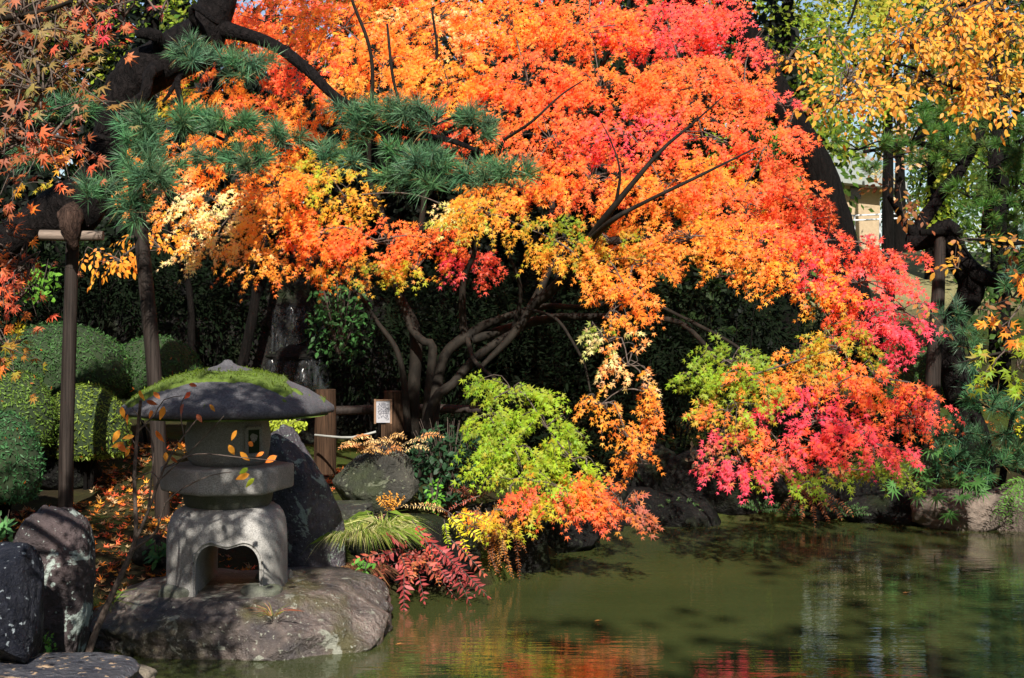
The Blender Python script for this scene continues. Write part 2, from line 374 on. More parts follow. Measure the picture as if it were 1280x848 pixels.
# waterfall on its dark rock face
wf = P(378, 440, 12.4)
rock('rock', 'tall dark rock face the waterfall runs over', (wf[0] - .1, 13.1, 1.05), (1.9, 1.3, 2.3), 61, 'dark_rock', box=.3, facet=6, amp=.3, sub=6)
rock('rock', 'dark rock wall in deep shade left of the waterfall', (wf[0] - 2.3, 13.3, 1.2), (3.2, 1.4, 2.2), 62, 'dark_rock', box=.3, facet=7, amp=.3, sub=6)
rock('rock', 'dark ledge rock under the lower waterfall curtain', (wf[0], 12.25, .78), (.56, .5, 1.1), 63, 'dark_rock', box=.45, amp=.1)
t_ = thing('waterfall', 'two step waterfall in dark shade behind the lantern roof', 'waterfall', (wf[0], 12.3, .5))
def curtain(name, x0, x1, y, z0, z1, bulge, seed):
    u, v = np.meshgrid(np.linspace(0, 1, 60), np.linspace(0, 1, 40)); n = fbm(np.stack([u * 9, v * 1.2, u * 0], -1), seed, 3)
    p = np.stack([x0 + (x1 - x0) * u, y - bulge * np.sin(u * math.pi) * (.3 + .7 * np.sqrt(v)) - .05 * n - bulge * .5 * v, z1 + (z0 - z1) * v + .05 * n * (1 - v)], -1)
    i = np.arange(39)[:, None] * 60; j = np.arange(59)[None]
    MB().add(p, np.stack([i + j, i + j + 1, i + 61 + j, i + 60 + j], -1).reshape(-1, 4)).build(name, M['fall'], t_)
k_ = 12.4 / FPX
curtain('water_curtain', wf[0] - 38 * k_, wf[0] + 28 * k_, 12.42, P(0, 440, 12.4)[2], P(0, 384, 12.4)[2], .12, 3)
curtain('water_curtain', wf[0] - 36 * k_, wf[0] + 40 * k_, 12.02, P(0, 500, 12.0)[2], P(0, 450, 12.0)[2], .1, 8)
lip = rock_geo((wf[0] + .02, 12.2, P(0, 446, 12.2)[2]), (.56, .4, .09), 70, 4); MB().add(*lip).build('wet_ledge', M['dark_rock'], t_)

# ------------------------------------------------------------------ stone lantern
def lathe(prof, n=64, c=(0, 0), sides=None, rot=0, rnd=1):
    """rows r,z -> verts, quads; sides gives a polygonal plan"""
    pr = np.asarray(prof, float); a = np.linspace(0, 2 * math.pi, n, endpoint=False)
    k = np.ones(n)
    if sides:
        s = 2 * math.pi / sides; b = (a - rot) % s - s / 2; k = math.cos(s / 2) / np.cos(b); k = k / k.mean() if rnd < 1 else k; k = k * rnd + (1 - rnd)
    v = np.stack([pr[:, None, 0] * np.cos(a) * k, pr[:, None, 0] * np.sin(a) * k, np.broadcast_to(pr[:, None, 1], (len(pr), n))], -1)
    i = np.arange(len(pr) - 1)[:, None] * n; j = np.arange(n)[None]; j2 = (j + 1) % n
    return v, np.stack([i + j, i + j2, i + n + j2, i + n + j], -1).reshape(-1, 4)
def rough(v, a, f, s): return v + nrm(v - v.reshape(-1, 3).mean(0)) * (a * fbm(v * f, s, 4))[..., None]

lx, ly = LAN[0], LAN[1]; K = 7.0 / FPX
zp = lambda y: CAM_Z - (y - HY) * K
lan = thing('stone_lantern', 'weathered granite garden lantern with mossy umbrella roof on the wet boulder', 'stone lantern', (lx, ly, LZ))
off = np.array([lx, ly, 0])
# arched base: rounded block with bracket-topped openings cut both ways
zb, zt = LZ - .03, zp(630)
half, hb = .285, zt - zb
def base_block():
    bm = bmesh.new(); n = 72; rows = []
    for r, z in [(.1, 0), (.6, 0), (1.0, 0), (1.01, .02), (1.0, .12), (1.0, .3), (1.0, .5), (.995, .66), (.97, .8), (.93, .88), (.87, .94), (.78, .98), (.62, 1.0), (.3, 1.0), (.05, 1.0)]:
        ring = []
        for q in range(n):
            a = 2 * math.pi * q / n; e = 3.1
            k = (abs(math.cos(a)) ** e + abs(math.sin(a)) ** e) ** (-1 / e)
            ring.append(bm.verts.new((half * r * k * math.cos(a), half * r * k * math.sin(a), z * hb)))
        rows.append(ring)
    for a, b in zip(rows, rows[1:]):
        for q in range(n): bm.faces.new((a[q], a[(q + 1) % n], b[(q + 1) % n], b[q]))
    bm.faces.new(rows[0][::-1]); bm.faces.new(rows[-1]); return bm
AW, AH, AO = .15, .275, .046      # half width and height of the opening
def arch_pts(w, h, n=14):
    """brace-shaped opening: two shoulders meeting in a small downward cusp"""
    o = [(-w, -.1), (-w, h * .55)]
    for q in range(1, n): a = math.pi - q / n * math.pi * .62; o.append((-w * .48 + w * .52 * math.cos(a), h * .55 + h * .4 * math.sin(a)))
    o.append((0, h * .885)); o += [(-x, y) for x, y in o[::-1][1:]]; return o
def cutter(rot, w, h):
    bm = bmesh.new(); ps = arch_pts(w, h); a = [bm.verts.new((x + AO, -.6, z)) for x, z in ps]; b = [bm.verts.new((x + AO, .6, z)) for x, z in ps]
    n = len(ps)
    for q in range(n): bm.faces.new((a[q], a[(q + 1) % n], b[(q + 1) % n], b[q]))
    bm.faces.new(a[::-1]); bm.faces.new(b); bmesh.ops.rotate(bm, verts=bm.verts, cent=(0, 0, 0), matrix=Matrix.Rotation(rot, 3, 'Z'))
    bmesh.ops.recalc_face_normals(bm, faces=bm.faces); return bm
def mk(bm, name):
    me = bpy.data.meshes.new(name); bmesh.ops.recalc_face_normals(bm, faces=bm.faces); bm.to_mesh(me); bm.free()
    o = bpy.data.objects.new(name, me); COL.objects.link(o); return o
bo = mk(base_block(), 'arched_base'); cs = [mk(cutter(0, AW, AH), 'c1')]
for c_ in cs:
    md = bo.modifiers.new('cut', 'BOOLEAN'); md.object = c_; md.solver = 'EXACT'; md.operation = 'DIFFERENCE'
bpy.context.view_layer.update(); dg = bpy.context.evaluated_depsgraph_get()
me = bpy.data.meshes.new_from_object(bo.evaluated_get(dg)); bo.modifiers.clear(); bo.data = me
for c_ in cs: bpy.data.objects.remove(c_)
BR = R(1)
me.transform(Matrix.Rotation(BR, 4, 'Z')); me.transform(Matrix.Translation((0, 0, zb - LZ)))
me.materials.clear(); me.materials.append(M['granite']); bo.parent = lan
me.shade_smooth() if hasattr(me, 'shade_smooth') else None
try: me.set_sharp_from_angle(angle=R(38))
except Exception: pass
# raised moulding along each opening
mo = MB()
for q in (0,):
    ps = [(x + AO, max(z, .0)) for x, z in arch_pts(AW + .014, AH + .016)]
    a = BR + q * math.pi / 2; rows = []
    for x, z in ps: 
        k = (abs(x / half) ** 3.1); yy = -half * (1 - k) ** (1 / 3.1) * (1 if z < hb * .66 else .985) - .001
        rows.append([lx + x * math.cos(a) - yy * math.sin(a), ly + x * math.sin(a) + yy * math.cos(a), zb + z, .0065])
    tube(mo, rows, .02, 8)
mo.build('arch_moulding', M['granite'], lan)
ft = MB()
for q in range(4):
    a = BR + R(45) + q * math.pi / 2; c_ = (lx + .285 * math.cos(a), ly + .285 * math.sin(a), LZ - .015)
    ft.add(*rock_geo(c_, (.23, .23, .1), 80 + q, 4, box=.3, amp=.15))
    MB().add(*rock_geo(c_, (.19, .19, .1), 80 + q, 4, box=.3, amp=.15)).build('foot', M['granite_base'], lan)
def part(name, prof, m, sides=None, rot=0, a=.004, f=14, seed=1, n=96, rnd=1):
    v, fc = lathe(prof, n, sides=sides, rot=rot, rnd=rnd); v = rough(v + off, a, f, seed)
    return MB().add(v, fc).build(name, M[m], lan)
z1, z2, z3, z4 = zp(630), zp(612), zp(580), zp(518)
part('neck', [(0, z1 - .01), (.2, z1 - .012), (.215, z1 + .01), (.225, z2 - .01), (.25, z2 + .012), (0, z2 + .02)], 'granite_base')
part('platform', [(0, z2), (.29, z2 - .002), (.318, z2 + .004), (.325, z2 + .012), (.326, z2 + .03), (.326, z3 - .03), (.325, z3 - .01), (.319, z3 - .003), (.3, z3), (0, z3 + .004)], 'granite', sides=6, rot=R(15), a=.006, n=144)
part('fire_box', [(0, z3), (.17, z3), (.196, z3 + .03), (.208, z3 + .09), (.21, z3 + .15), (.2, z3 + .21), (.18, z4 + .01), (0, z4 + .02)], 'granite', n=96)
# windows of the fire box: flat dark sheet painted as inner shade, with a raised frame, one on the right front as in the photo
for wa in (R(-42), R(138)):
    wr = MB(); fr_ = MB(); hw, z0, zz1 = .045, zp(566), zp(532)
    def wp(s, z, r): b = wa + s / .21; return [lx + r * math.cos(b), ly + r * math.sin(b), z]
    wr.add([wp(-hw, z0, .2125), wp(hw, z0, .2125), wp(hw, zz1, .211), wp(-hw, zz1, .211)], [[0, 1, 2, 3]])
    rows = [wp(-hw, z0, .212) + [.012], wp(hw, z0, .212) + [.012], wp(hw, zz1, .208) + [.012], wp(-hw, zz1, .208) + [.012], wp(-hw, z0, .212) + [.012]]
    for a_, b_ in zip(rows, rows[1:]): tube(fr_, [a_, b_], .03, 8)
    wo = wr.build('window', M['shrub_core'], lan); fr_.build('window_frame', M['granite'], wo) if False else fr_.build('window_frame', M['granite'], lan)
zr, zrt = zp(516), zp(468)
RP = [(0, zr + .012), (.2, zr + .006), (.46, zr - .004), (.5, zr), (.508, zr + .012), (.502, zr + .034), (.46, zr + .066), (.38, zr + .118), (.29, zr + .158), (.19, zr + .186), (.1, zr + .2), (0, zr + .204)]
def roofline(r):
    p = np.array(RP[5:])[::-1]; return np.interp(r, p[:, 0], p[:, 1])
part('roof', RP, 'roof_stone', sides=6, rot=R(8), a=.014, f=9, seed=4, n=144, rnd=.3)
part('finial', [(0, zr + .19), (.125, zr + .19), (.12, zr + .215), (.09, zr + .225), (.05, zr + .235), (.028, zr + .248), (.018, zr + .26), (0, zr + .263)], 'roof_stone', a=.006, f=16)
# moss over the left and top of the roof
rr, aa = np.meshgrid(np.linspace(.06, .495, 70), np.linspace(0, 2 * math.pi, 180, endpoint=False))
px_, py_ = rr * np.cos(aa), rr * np.sin(aa)
cov = 1.35 * fbm(np.stack([px_ * 6, py_ * 6, px_ * 0], -1), 31, 4) + 1.25 * np.exp(-((px_ + .4) / .19) ** 2 - ((py_ + .08) / .26) ** 2) + .4 * np.exp(-((px_ - .2) / .2) ** 2 - ((py_ + .02) / .14) ** 2) + .6 * np.exp(-((rr - .2) / .16) ** 2) * (py_ > -.27) - 1.2 * np.clip(rr - .28, 0, 1) * (px_ > -.25) - .32 - .5 * np.exp(-((px_ + .02) / .16) ** 2 - ((py_ + .3) / .17) ** 2) - .3 * (rr > .488)
kk = np.clip(cov * 5, -.4, 1)
zz = roofline(rr) + .004 + kk * .009 + .007 * fbm(np.stack([px_ * 26, py_ * 26, px_ * 0], -1), 5, 3) * (kk > 0) - .05 * (kk < 0)
mv = np.stack([px_ + lx, py_ + ly, zz], -1); n_ = 70
i = np.arange(180)[:, None] * n_; i2 = (np.arange(1, 181) % 180)[:, None] * n_; j = np.arange(n_ - 1)[None]
ms_ = MB().add(mv, np.stack([i + j, i + j + 1, i2 + j + 1, i2 + j], -1).reshape(-1, 4), 0)
sel = np.argwhere(kk > .25); sel = sel[rng.integers(0, len(sel), 9000)]
bp = mv[sel[:, 0], sel[:, 1]] + rng.normal(0, .003, (9000, 3)); hh = rng.uniform(.004, .011, 9000) * (1 + 1.6 * (rng.random(9000) > .97))
leaves(ms_, bp, rng.normal(size=(9000, 3)), np.stack([rng.normal(0, .4, 9000), rng.normal(0, .4, 9000), np.ones(9000)], -1), hh,
       np.array([.1, .15, .014]) * rng.uniform(.5, 1.5, (9000, 1)), LANCE, 0, 1)
ms_.build('moss', [M['moss'], M['green']], lan)

# ------------------------------------------------------------------ posts, rail, sign
def pole(name, label, rows, m, extra=None, cat='post'):
    base = P(*rows[-1][:3]); o = thing(name, label, cat, base)
    mb = MB(); ptube(mb, rows, step=.05, k=16, bump=.05, seed=3, bf=3); mb.build('shaft', M[m], o)
    return o
b1 = GR(85, 652); D1 = b1[1]
po = pole('pine_support_post', 'upright weathered post with crossbar propping the pine trunk at left', [(91, 290, D1, 16), (87, 420, D1, 17), (83, 560, D1, 18), (82, 668, D1, 18)], 'post')
mb = MB(); ptube(mb, [(50, 294, D1 - .2, 13), (90, 295, D1 - .2, 13.5), (129, 295, D1 - .2, 12)], k=14, step=.05, bump=.05); mb.build('crossbar', M['cut_wood'], po)
b2 = GR(203, 648); D2 = b2[1]
pole('pine_support_post', 'slanting dark post under the pine needles beside the lantern', [(168, 225, D2, 16), (180, 330, D2, 18), (193, 470, D2, 19), (201, 600, D2, 19), (204, 665, D2, 19)], 'post')
pole('wooden_post', 'short split brown post lit by sun beside the tall purple rock', [(407, 487, 9.7, 26), (407, 530, 9.7, 27), (406, 592, 9.7, 28)], 'brown_wood')
pole('wooden_post', 'short dark brown post just right of the sign', [(493, 489, 10.4, 26), (493, 530, 10.4, 27), (493, 575, 10.4, 27)], 'brown_wood')
mb = MB(); ptube(mb, [(415, 514, 10.6, 12), (470, 512, 10.6, 12), (540, 511, 10.7, 12), (600, 512, 10.8, 11)], k=10, bump=.08, seed=2)
tag(mb.build('wooden_rail', M['post']), 'dark round wooden rail running behind the sign', 'rail')
mb = MB(); ptube(mb, [(394, 544, 9.45, 3), (415, 546, 9.3, 3), (440, 547, 9.2, 3), (470, 540, 9.2, 3)], k=6)
tag(mb.build('rope', M['rope']), 'thin pale rope stretched from the split brown post', 'rope')
sg = thing('sign', 'small white board with brown frame and handwritten notice on a stake', 'sign', P(480, 545, 9.75))
def box(mb, c, s, rz=0):
    x, y, z = np.array(s) / 2; v = np.array([(a * x, b * y, c_ * z) for a in (-1, 1) for b in (-1, 1) for c_ in (-1, 1)])
    ca, sa = math.cos(rz), math.sin(rz); v = np.stack([v[:, 0] * ca - v[:, 1] * sa, v[:, 0] * sa + v[:, 1] * ca, v[:, 2]], -1) + np.array(c)
    mb.add(v, [[0, 1, 3, 2], [4, 6, 7, 5], [0, 4, 5, 1], [2, 3, 7, 6], [0, 2, 6, 4], [1, 5, 7, 3]], smooth=False)
cS = P(479, 515, 9.75); sw, sh = 17 * 9.75 / FPX, 27 * 9.75 / FPX
mb = MB(); box(mb, cS, (sw, .012, sh)); mb.build('board', M['sign_board'], sg)
mb = MB()
for s in (-1, 1): box(mb, cS + (s * (sw / 2 + .008), 0, .003), (.014, .024, sh + .02))
box(mb, cS + (0, 0, sh / 2 + .006), (sw, .022, .01)); mb.build('frame', M['sign_frame'], sg)
mb = MB(); box(mb, cS + (0, .025, -.12), (.03, .025, .3)); mb.build('stake', M['brown_wood'], sg)
for q, (word, dx) in enumerate([('このから', .3), ('柵の中へ', .02), ('入らない', -.26)]):
    cu = bpy.data.curves.new('writing', 'FONT'); cu.body = '\n'.join(word); cu.size = .034; cu.space_line = .8; cu.align_x = 'CENTER'; cu.align_y = 'TOP'
    o = bpy.data.objects.new('writing', cu); COL.objects.link(o); bpy.context.view_layer.update()
    me = bpy.data.meshes.new_from_object(o.evaluated_get(bpy.context.evaluated_depsgraph_get())); bpy.data.objects.remove(o)
    me.transform(Matrix.Rotation(R(90), 4, 'X')); o = bpy.data.objects.new('writing', me); COL.objects.link(o)
    me.materials.clear(); me.materials.append(M['ink']); o.parent = sg
    o.location = Vector(cS + (dx * sw, -.0085, sh * (.42 if q else .36))) - sg.location
# post with a crossbar under the right hand pine
pr = pole('pine_support_post', 'grey prop post with dark crossbar under the right hand pine limb', [(1176, 288, 11.3, 14), (1172, 380, 11.3, 17), (1166, 480, 11.3, 19), (1164, 640, 11.3, 20)], 'post')
mb = MB(); ptube(mb, [(1150, 291, 11.25, 8), (1178, 290, 11.25, 9), (1203, 292, 11.25, 8)], k=10); mb.build('crossbar', M['dark_bark'], pr)

# ------------------------------------------------------------------ far house, rails
hs = thing('house', 'tan walled house with grey roof glimpsed far behind the trees', 'house', on_ground(7.9, 33))
hz = H(np.array([7.9]), np.array([33.]))[0]
q = 33 / FPX; wz0, wz1 = min(hz, P(0, 260, 33)[2]) - .3, P(0, 226, 33)[2]
mb = MB(); x0, x1 = P(1020, 0, 33)[0], P(1100, 0, 33)[0]; box(mb, ((x0 + x1) / 2, 35, (wz0 + wz1) / 2), (x1 - x0, 4, wz1 - wz0)); mb.build('wall', M['wall'], hs)
mb = MB(); wx = P(1069, 0, 33)[0]; box(mb, (wx, 32.99, P(0, 238, 33)[2]), (.24, .06, .42)); mb.build('window', M['window'], hs)
mb = MB(); bmv = [(x0 - .4, 32.5, wz1), (x1 + .5, 32.5, wz1 - .25), (x1 + .5, 37.5, wz1 - .25), (x0 - .4, 37.5, wz1), (x0 - .4, 32.5, wz1 + .12), (x1 + .5, 32.5, wz1 - .1), (x1 - .3, 35, wz1 + 1.2), (x0 - .4, 35, wz1 + 1.3), (x1 + .5, 37.5, wz1 - .1), (x0 - .4, 37.5, wz1 + .12)]
mb.add(bmv, [[0, 3, 2, 1], [0, 1, 5, 4], [4, 5, 6, 7], [7, 6, 8, 9], [2, 3, 9, 8]], smooth=False)
mb.add(bmv, [[1, 2, 8], [1, 8, 5], [5, 8, 6], [0, 4, 3], [4, 9, 3], [4, 7, 9]], smooth=False); mb.build('roof', M['roof'], hs)
rl = thing('railing', 'white tubular railing beyond the lawn near the far house', 'railing', on_ground(P(1110, 0, 26)[0], 26))
for a, b_ in ((270, 2.2), (276, 2.2)):
    mb = MB(); ptube(mb, [(1060, a, 26, b_), (1150, a - 4, 26, b_)], k=8, step=.5); mb.build('rail', M['rail'], rl)
for a in (1068, 1100, 1136):
    mb = MB(); ptube(mb, [(a, 269, 26, 2.4), (a, 305, 26, 2.4)], k=8, step=.5); mb.build('upright', M['rail'], rl)
# ------------------------------------------------------------------ maples
C = {'O': (.96, .27, .04), 'R': (.96, .155, .06), 'P': (.9, .085, .14), 'Y': (.96, .4, .045), 'Q': (.5, .19, .09), 'S': (.27, .3, .1), 'W': (.74, .38, .055), 'C': (.95, .74, .36), 'G': (.22, .32, .025), 'L': (.38, .47, .03),  # C: cream that paints sun glare onto overexposed maple leaves
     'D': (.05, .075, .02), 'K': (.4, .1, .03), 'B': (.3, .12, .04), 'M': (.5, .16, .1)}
SUNV = np.array(SUN_DIR)
def pick(pal, pos, jit=.33, fr=1.5, seed=0):
    """leaf colours: coherent patches of the palette, with single leaves that stray"""
    pal = [C[k] for k in pal]; n = len(pal)
    f = (fbm(pos * fr + seed * 3.7, seed, 3) * .95 + .5) + rng.normal(0, jit / max(n, 1) * 1.2, len(pos))
    x = np.clip(f, 0, .9999) * (n - 1) if n > 1 else np.zeros(len(pos)); i = np.minimum(x.astype(int), max(n - 2, 0))
    pa = np.array(pal); c = pa[i] + (pa[np.minimum(i + 1, n - 1)] - pa[i]) * (x - i)[:, None]
    c = c * rng.uniform(.84, 1.12, (len(pos), 1)); c[:, 1] *= rng.uniform(.8, 1.25, len(pos)); return np.clip(c, 0, .95)
def ball(n, p=1.0):
    v = nrm(rng.normal(size=(n, 3))); return v * (rng.random((n, 1)) ** (p / 3))
def spray(mb, c, rad, rot, pal, n, size=.028, shape=None, shoot=.12, per=11, up=(-.32, -.68, .5), jit=.34, seed=0, sheets=.0, mat=0, droop=.55, sv=.25, twigs=True, fr=1.5, curl=.25, squash=1):
    """a pad of foliage: short drooping shoots of leaves spread through an ellipsoid, twigs leading to them"""
    shape = STAR5 if shape is None else shape
    k = max(3, int(n / per)); q = ball(k, .85)
    # ragged rim and inner gaps
    keep = fbm(q * 2.9 + seed * 5.1 + c, seed + 40, 3) > -.12 - .3 * (1 - np.linalg.norm(q, axis=1)); q = q[keep]; k = len(q)
    if k == 0: return
    ca, sa = math.cos(R(-rot)), math.sin(R(-rot)); off = q * np.array(rad)
    off = np.stack([off[:, 0] * ca - off[:, 2] * sa, off[:, 1], off[:, 0] * sa + off[:, 2] * ca], -1)
    cc = np.asarray(c) + off
    # flat feathery shoots: paired leaves either side of a drooping twig
    sn = nrm(np.array(up) + rng.normal(0, .22, (k, 3)))
    out = nrm(np.stack([off[:, 0], off[:, 1] - .15 * abs(rad[0]), off[:, 2] * .4], -1)); d = out + rng.normal(0, .45, (k, 3)) + np.array([0, -.1, -droop])
    d = nrm(d - .8 * (d * sn).sum(-1, keepdims=True) * sn); w = nrm(np.cross(sn, d))
    s = rng.uniform(.65, 1.3, k) * shoot; jj = np.arange(per); tt = (jj // 2 + .15) / max(1, (per - 1) // 2); sd = np.where(jj % 2, 1., -1.); sd[-1] = 0
    pos = cc[:, None] + d[:, None] * (tt[None, :, None] * s[:, None, None]) + w[:, None] * (sd * .3 * size)[None, :, None] - np.array([0, 0, .16]) * (tt ** 2)[None, :, None] * s[:, None, None] * 1.5 + rng.normal(0, .006, (k, per, 3)) * (size / .03)
    pos = pos.reshape(-1, 3); N = len(pos)
    tip = (d[:, None] * (.45 + .5 * tt)[None, :, None] + w[:, None] * (sd * (1.05 - .6 * tt))[None, :, None]).reshape(-1, 3) + rng.normal(0, .3, (N, 3)) + np.array([0, -.05, -.3])
    nor = np.repeat(sn, per, 0) + rng.normal(0, jit * .65, (N, 3))
    sz = size * rng.normal(1, sv, N).clip(.5, 1.5)
    leaves(mb, pos, nor, tip, sz, pick(pal, pos, seed=seed, fr=fr), shape, .3 if curl is None else curl, mat)
    if twigs:
        base = np.asarray(c) + np.array([0, .25 * rad[1], -.15 * rad[2]])
        for e in rng.integers(0, k, min(k, 7)) if twigs is True else range(min(k, twigs)):
            mid = (base + cc[e]) / 2 + rng.normal(0, .04, 3) + np.array([0, 0, .03])
            tube(mb, [list(base) + [.004], list(mid) + [.003], list(cc[e]) + [.0018], list(cc[e] + d[e] * s[e] - np.array([0, 0, .2]) * s[e]) + [.0008]], .07, 4, mat=1, cap=False)
def bough(tree, pads, name='leafy_bough', label=None, size=.028, dens=1.0, link=True, split=False, depth=.45, shrink=.88, **kw):
    if split:
        for w in pads: bough(tree, [w], name, label, size, dens, link, False, depth, shrink, **kw)
        return
    mb = MB()
    for n_, (px, py, rx, ry, rot, d, pal) in enumerate(pads):
        rx, ry = rx * shrink, ry * shrink
        rad = (rx / FPX * d, max(.16, depth * rx / FPX * d), ry / FPX * d)
        n = int(dens * 3.7 * math.pi * rx * ry / (size * FPX / d * 1.05) ** 2)
        c = P(px, py, d); spray(mb, c, rad, rot, pal, n, size=size, seed=n_ + len(pads) * 3 + px % 7, **kw)
        if link and n_:
            near_ = min(pads[:n_], key=lambda w: (w[0] - px) ** 2 + (w[1] - py) ** 2); a = P(near_[0], near_[1], near_[5])
            m_ = (a + c) / 2 + rng.normal(0, .03, 3) + np.array([0, 0, .04])
            tube(mb, [list(a) + [.006], list(m_) + [.005], list(c) + [.003]], .08, 5, mat=1, cap=False)
    o = mb.build(name, [M['maple'], M['twig']], tree)
    if label: o['label'] = label
    return o

mA = thing('maple_tree', 'many stemmed orange maple whose green and red boughs hang low over the pond', 'maple', P(548, 575, 10.6))
def limbs(tree, name, rows, k=10, m='maple_bark', bump=.12):
    for q, r in enumerate(rows):
        mb = MB(); ptube(mb, r, k=k, step=.05, bump=bump, seed=q, bf=7); mb.build(name, M[m], tree)
limbs(mA, 'trunk', [
    [(515, 585, 10.5, 20), (516, 505, 10.5, 17), (520, 440, 10.5, 16), (517, 408, 10.5, 16), (500, 372, 10.5, 13), (490, 320, 10.5, 10), (470, 240, 10.6, 8)],
    [(530, 580, 10.3, 14), (535, 500, 10.3, 12), (541, 435, 10.3, 12), (531, 428, 10.3, 11), (514, 412, 10.35, 9), (505, 385, 10.4, 8)],
    [(536, 590, 10.0, 15), (545, 493, 10.1, 14), (556, 445, 10.1, 13), (577, 425, 10.1, 14), (590, 420, 10.1, 13)],
    [(520, 595, 9.9, 14), (541, 505, 9.9, 13), (566, 480, 9.9, 12), (588, 454, 9.95, 11), (615, 432, 10, 10), (655, 408, 10.1, 9)]])
limbs(mA, 'limb', [
    [(510, 540, 10.3, 10), (504, 470, 10.3, 8), (494, 434, 10.3, 7), (471, 402, 10.3, 6), (453, 374, 10.3, 6), (422, 345, 10.3, 5), (400, 310, 10.3, 3)],
    [(584, 424, 10.1, 12), (579, 409, 10.1, 10), (579, 352, 10.0, 8), (592, 320, 9.9, 6), (600, 280, 9.8, 4)],
    [(584, 422, 10.1, 12), (600, 410, 10.1, 12), (626, 399, 10, 10), (676, 384, 9.9, 8), (735, 384, 9.7, 7), (800, 375, 9.5, 5), (860, 400, 9.3, 4)],
    [(590, 425, 10.1, 12), (648, 407, 10.1, 12), (690, 398, 10, 11), (735, 396, 9.9, 9), (800, 398, 9.8, 8), (850, 404, 9.6, 7), (890, 440, 9.3, 5)],
    [(640, 420, 9.9, 6), (651, 370, 9.8, 5), (645, 341, 9.7, 4.5), (634, 315, 9.6, 3)],
    [(600, 460, 9.8, 6), (640, 420, 9.8, 10), (664, 384, 9.8, 12), (684, 345, 9.8, 8), (700, 315, 9.8, 5)],
    [(660, 386, 9.7, 4), (694, 398, 9.4, 4), (716, 428, 9.2, 3.5), (731, 458, 9.0, 3), (738, 490, 8.9, 2)],
    [(584, 423, 10, 7), (591, 447, 9.8, 6), (604, 462, 9.5, 5), (640, 490, 9.1, 4), (680, 530, 8.8, 3)],
    [(664, 384, 9.8, 12), (700, 352, 9.6, 13), (735, 303, 9.2, 12), (770, 255, 8.9, 8), (825, 190, 8.8, 5), (862, 158, 8.8, 3), (905, 120, 8.8, 1.5)],
    [(735, 303, 9.2, 9), (765, 276, 8.8, 7), (800, 256, 8.7, 5), (870, 222, 8.6, 4), (945, 185, 8.6, 2)], [(770, 255, 8.9, 5), (775, 215, 8.8, 3), (765, 180, 8.8, 2), (750, 150, 8.8, 1)], [(630, 175, 9.3, 4), (665, 152, 9.1, 3.5), (700, 120, 9.1, 2.5), (730, 100, 9.1, 1.5)],
    [(500, 372, 10.5, 9), (530, 250, 10.4, 7), (512, 130, 10.3, 5), (545, 80, 10, 4), (540, 10, 9.9, 3)],
    [(490, 320, 10.5, 8), (462, 220, 10.2, 6), (465, 80, 9.9, 5), (440, 0, 9.8, 4)],
    [(470, 240, 10.5, 6), (500, 160, 9.8, 4), (490, 90, 9.6, 4), (484, 30, 9.6, 3)],
    [(860, 400, 9.5, 5), (930, 440, 9.2, 4), (985, 500, 9.0, 3), (1040, 520, 9.0, 2)],
    [(735, 303, 10, 10), (830, 300, 9.9, 9), (920, 320, 9.7, 7), (1000, 340, 9.5, 5), (1080, 380, 9.3, 3)],
    [(700, 352, 9.9, 9), (690, 250, 10.6, 8), (705, 160, 10.8, 6), (760, 70, 10.8, 4), (800, 0, 10.8, 3)]])
# crown boughs, upper to lower
bough(mA, [(330, 20, 75, 45, 0, 11.2, 'RO'), (430, 35, 85, 50, 0, 10.8, 'OYR'), (535, 35, 85, 48, -8, 10.4, 'YOC'), (480, -40, 120, 50, 0, 10.8, 'OR'), (620, -45, 120, 50, 0, 10.6, 'OR'), (390, 90, 60, 35, 10, 10.6, 'OR'), (560, 100, 85, 42, 0, 10.0, 'OYR'), (480, 85, 75, 40, 0, 10.3, 'OYC')], label='glowing orange upper bough', dens=1.3)
bough(mA, [(640, 25, 85, 45, -10, 10.4, 'ROY'), (735, 35, 85, 40, 5, 10.5, 'ROR'), (835, 35, 85, 42, 0, 10.6, 'RPR'), (895, 25, 38, 48, 0, 10.7, 'PR'), (770, -45, 130, 45, 0, 10.8, 'RP'), (870, -40, 50, 40, 0, 10.9, 'PR'), (660, 100, 80, 42, 5, 10.0, 'ORY'), (750, 105, 80, 35, -8, 10.1, 'RO'), (860, 105, 85, 38, -6, 10.1, 'RO'), (930, 110, 50, 28, 25, 10, 'RO'), (940, 58, 34, 14, 20, 10.2, 'PR'), (975, 128, 30, 14, 30, 9.9, 'RP'), (985, 165, 34, 18, 30, 9.8, 'OR')], label='red top bough', dens=1.2)
bough(mA, [(690, 170, 90, 40, -5, 9.8, 'RO'), (785, 165, 85, 36, -10, 9.8, 'RPO'), (880, 165, 95, 38, 0, 9.6, 'OR'), (955, 185, 52, 36, 20, 9.6, 'RO'), (650, 230, 80, 36, 0, 9.7, 'OYR'), (740, 225, 80, 36, -8, 9.6, 'OR'), (830, 235, 95, 38, -8, 9.4, 'OY'), (925, 245, 95, 38, 8, 9.3, 'OR'), (1000, 255, 68, 30, 15, 9.3, 'RO')], label='orange bough across the middle of the crown')
bough(mA, [(865, 295, 75, 26, 5, 9.2, 'OY'), (945, 305, 90, 32, 5, 9.1, 'OYR'), (1035, 300, 85, 34, 14, 9.1, 'RPO'), (1110, 318, 55, 22, 12, 9.1, 'PR'), (1000, 345, 75, 32, 10, 9.0, 'OYR'), (1075, 350, 85, 32, 12, 9.0, 'PR'), (1130, 385, 38, 20, 20, 9.0, 'P'), (1085, 400, 68, 30, 12, 9.0, 'PPR'), (1120, 425, 42, 22, 25, 9, 'P'), (1030, 385, 40, 24, 30, 9.1, 'OYG'), (900, 345, 30, 8, 10, 9.3, 'OY')], label='orange bough turning crimson at its tip')
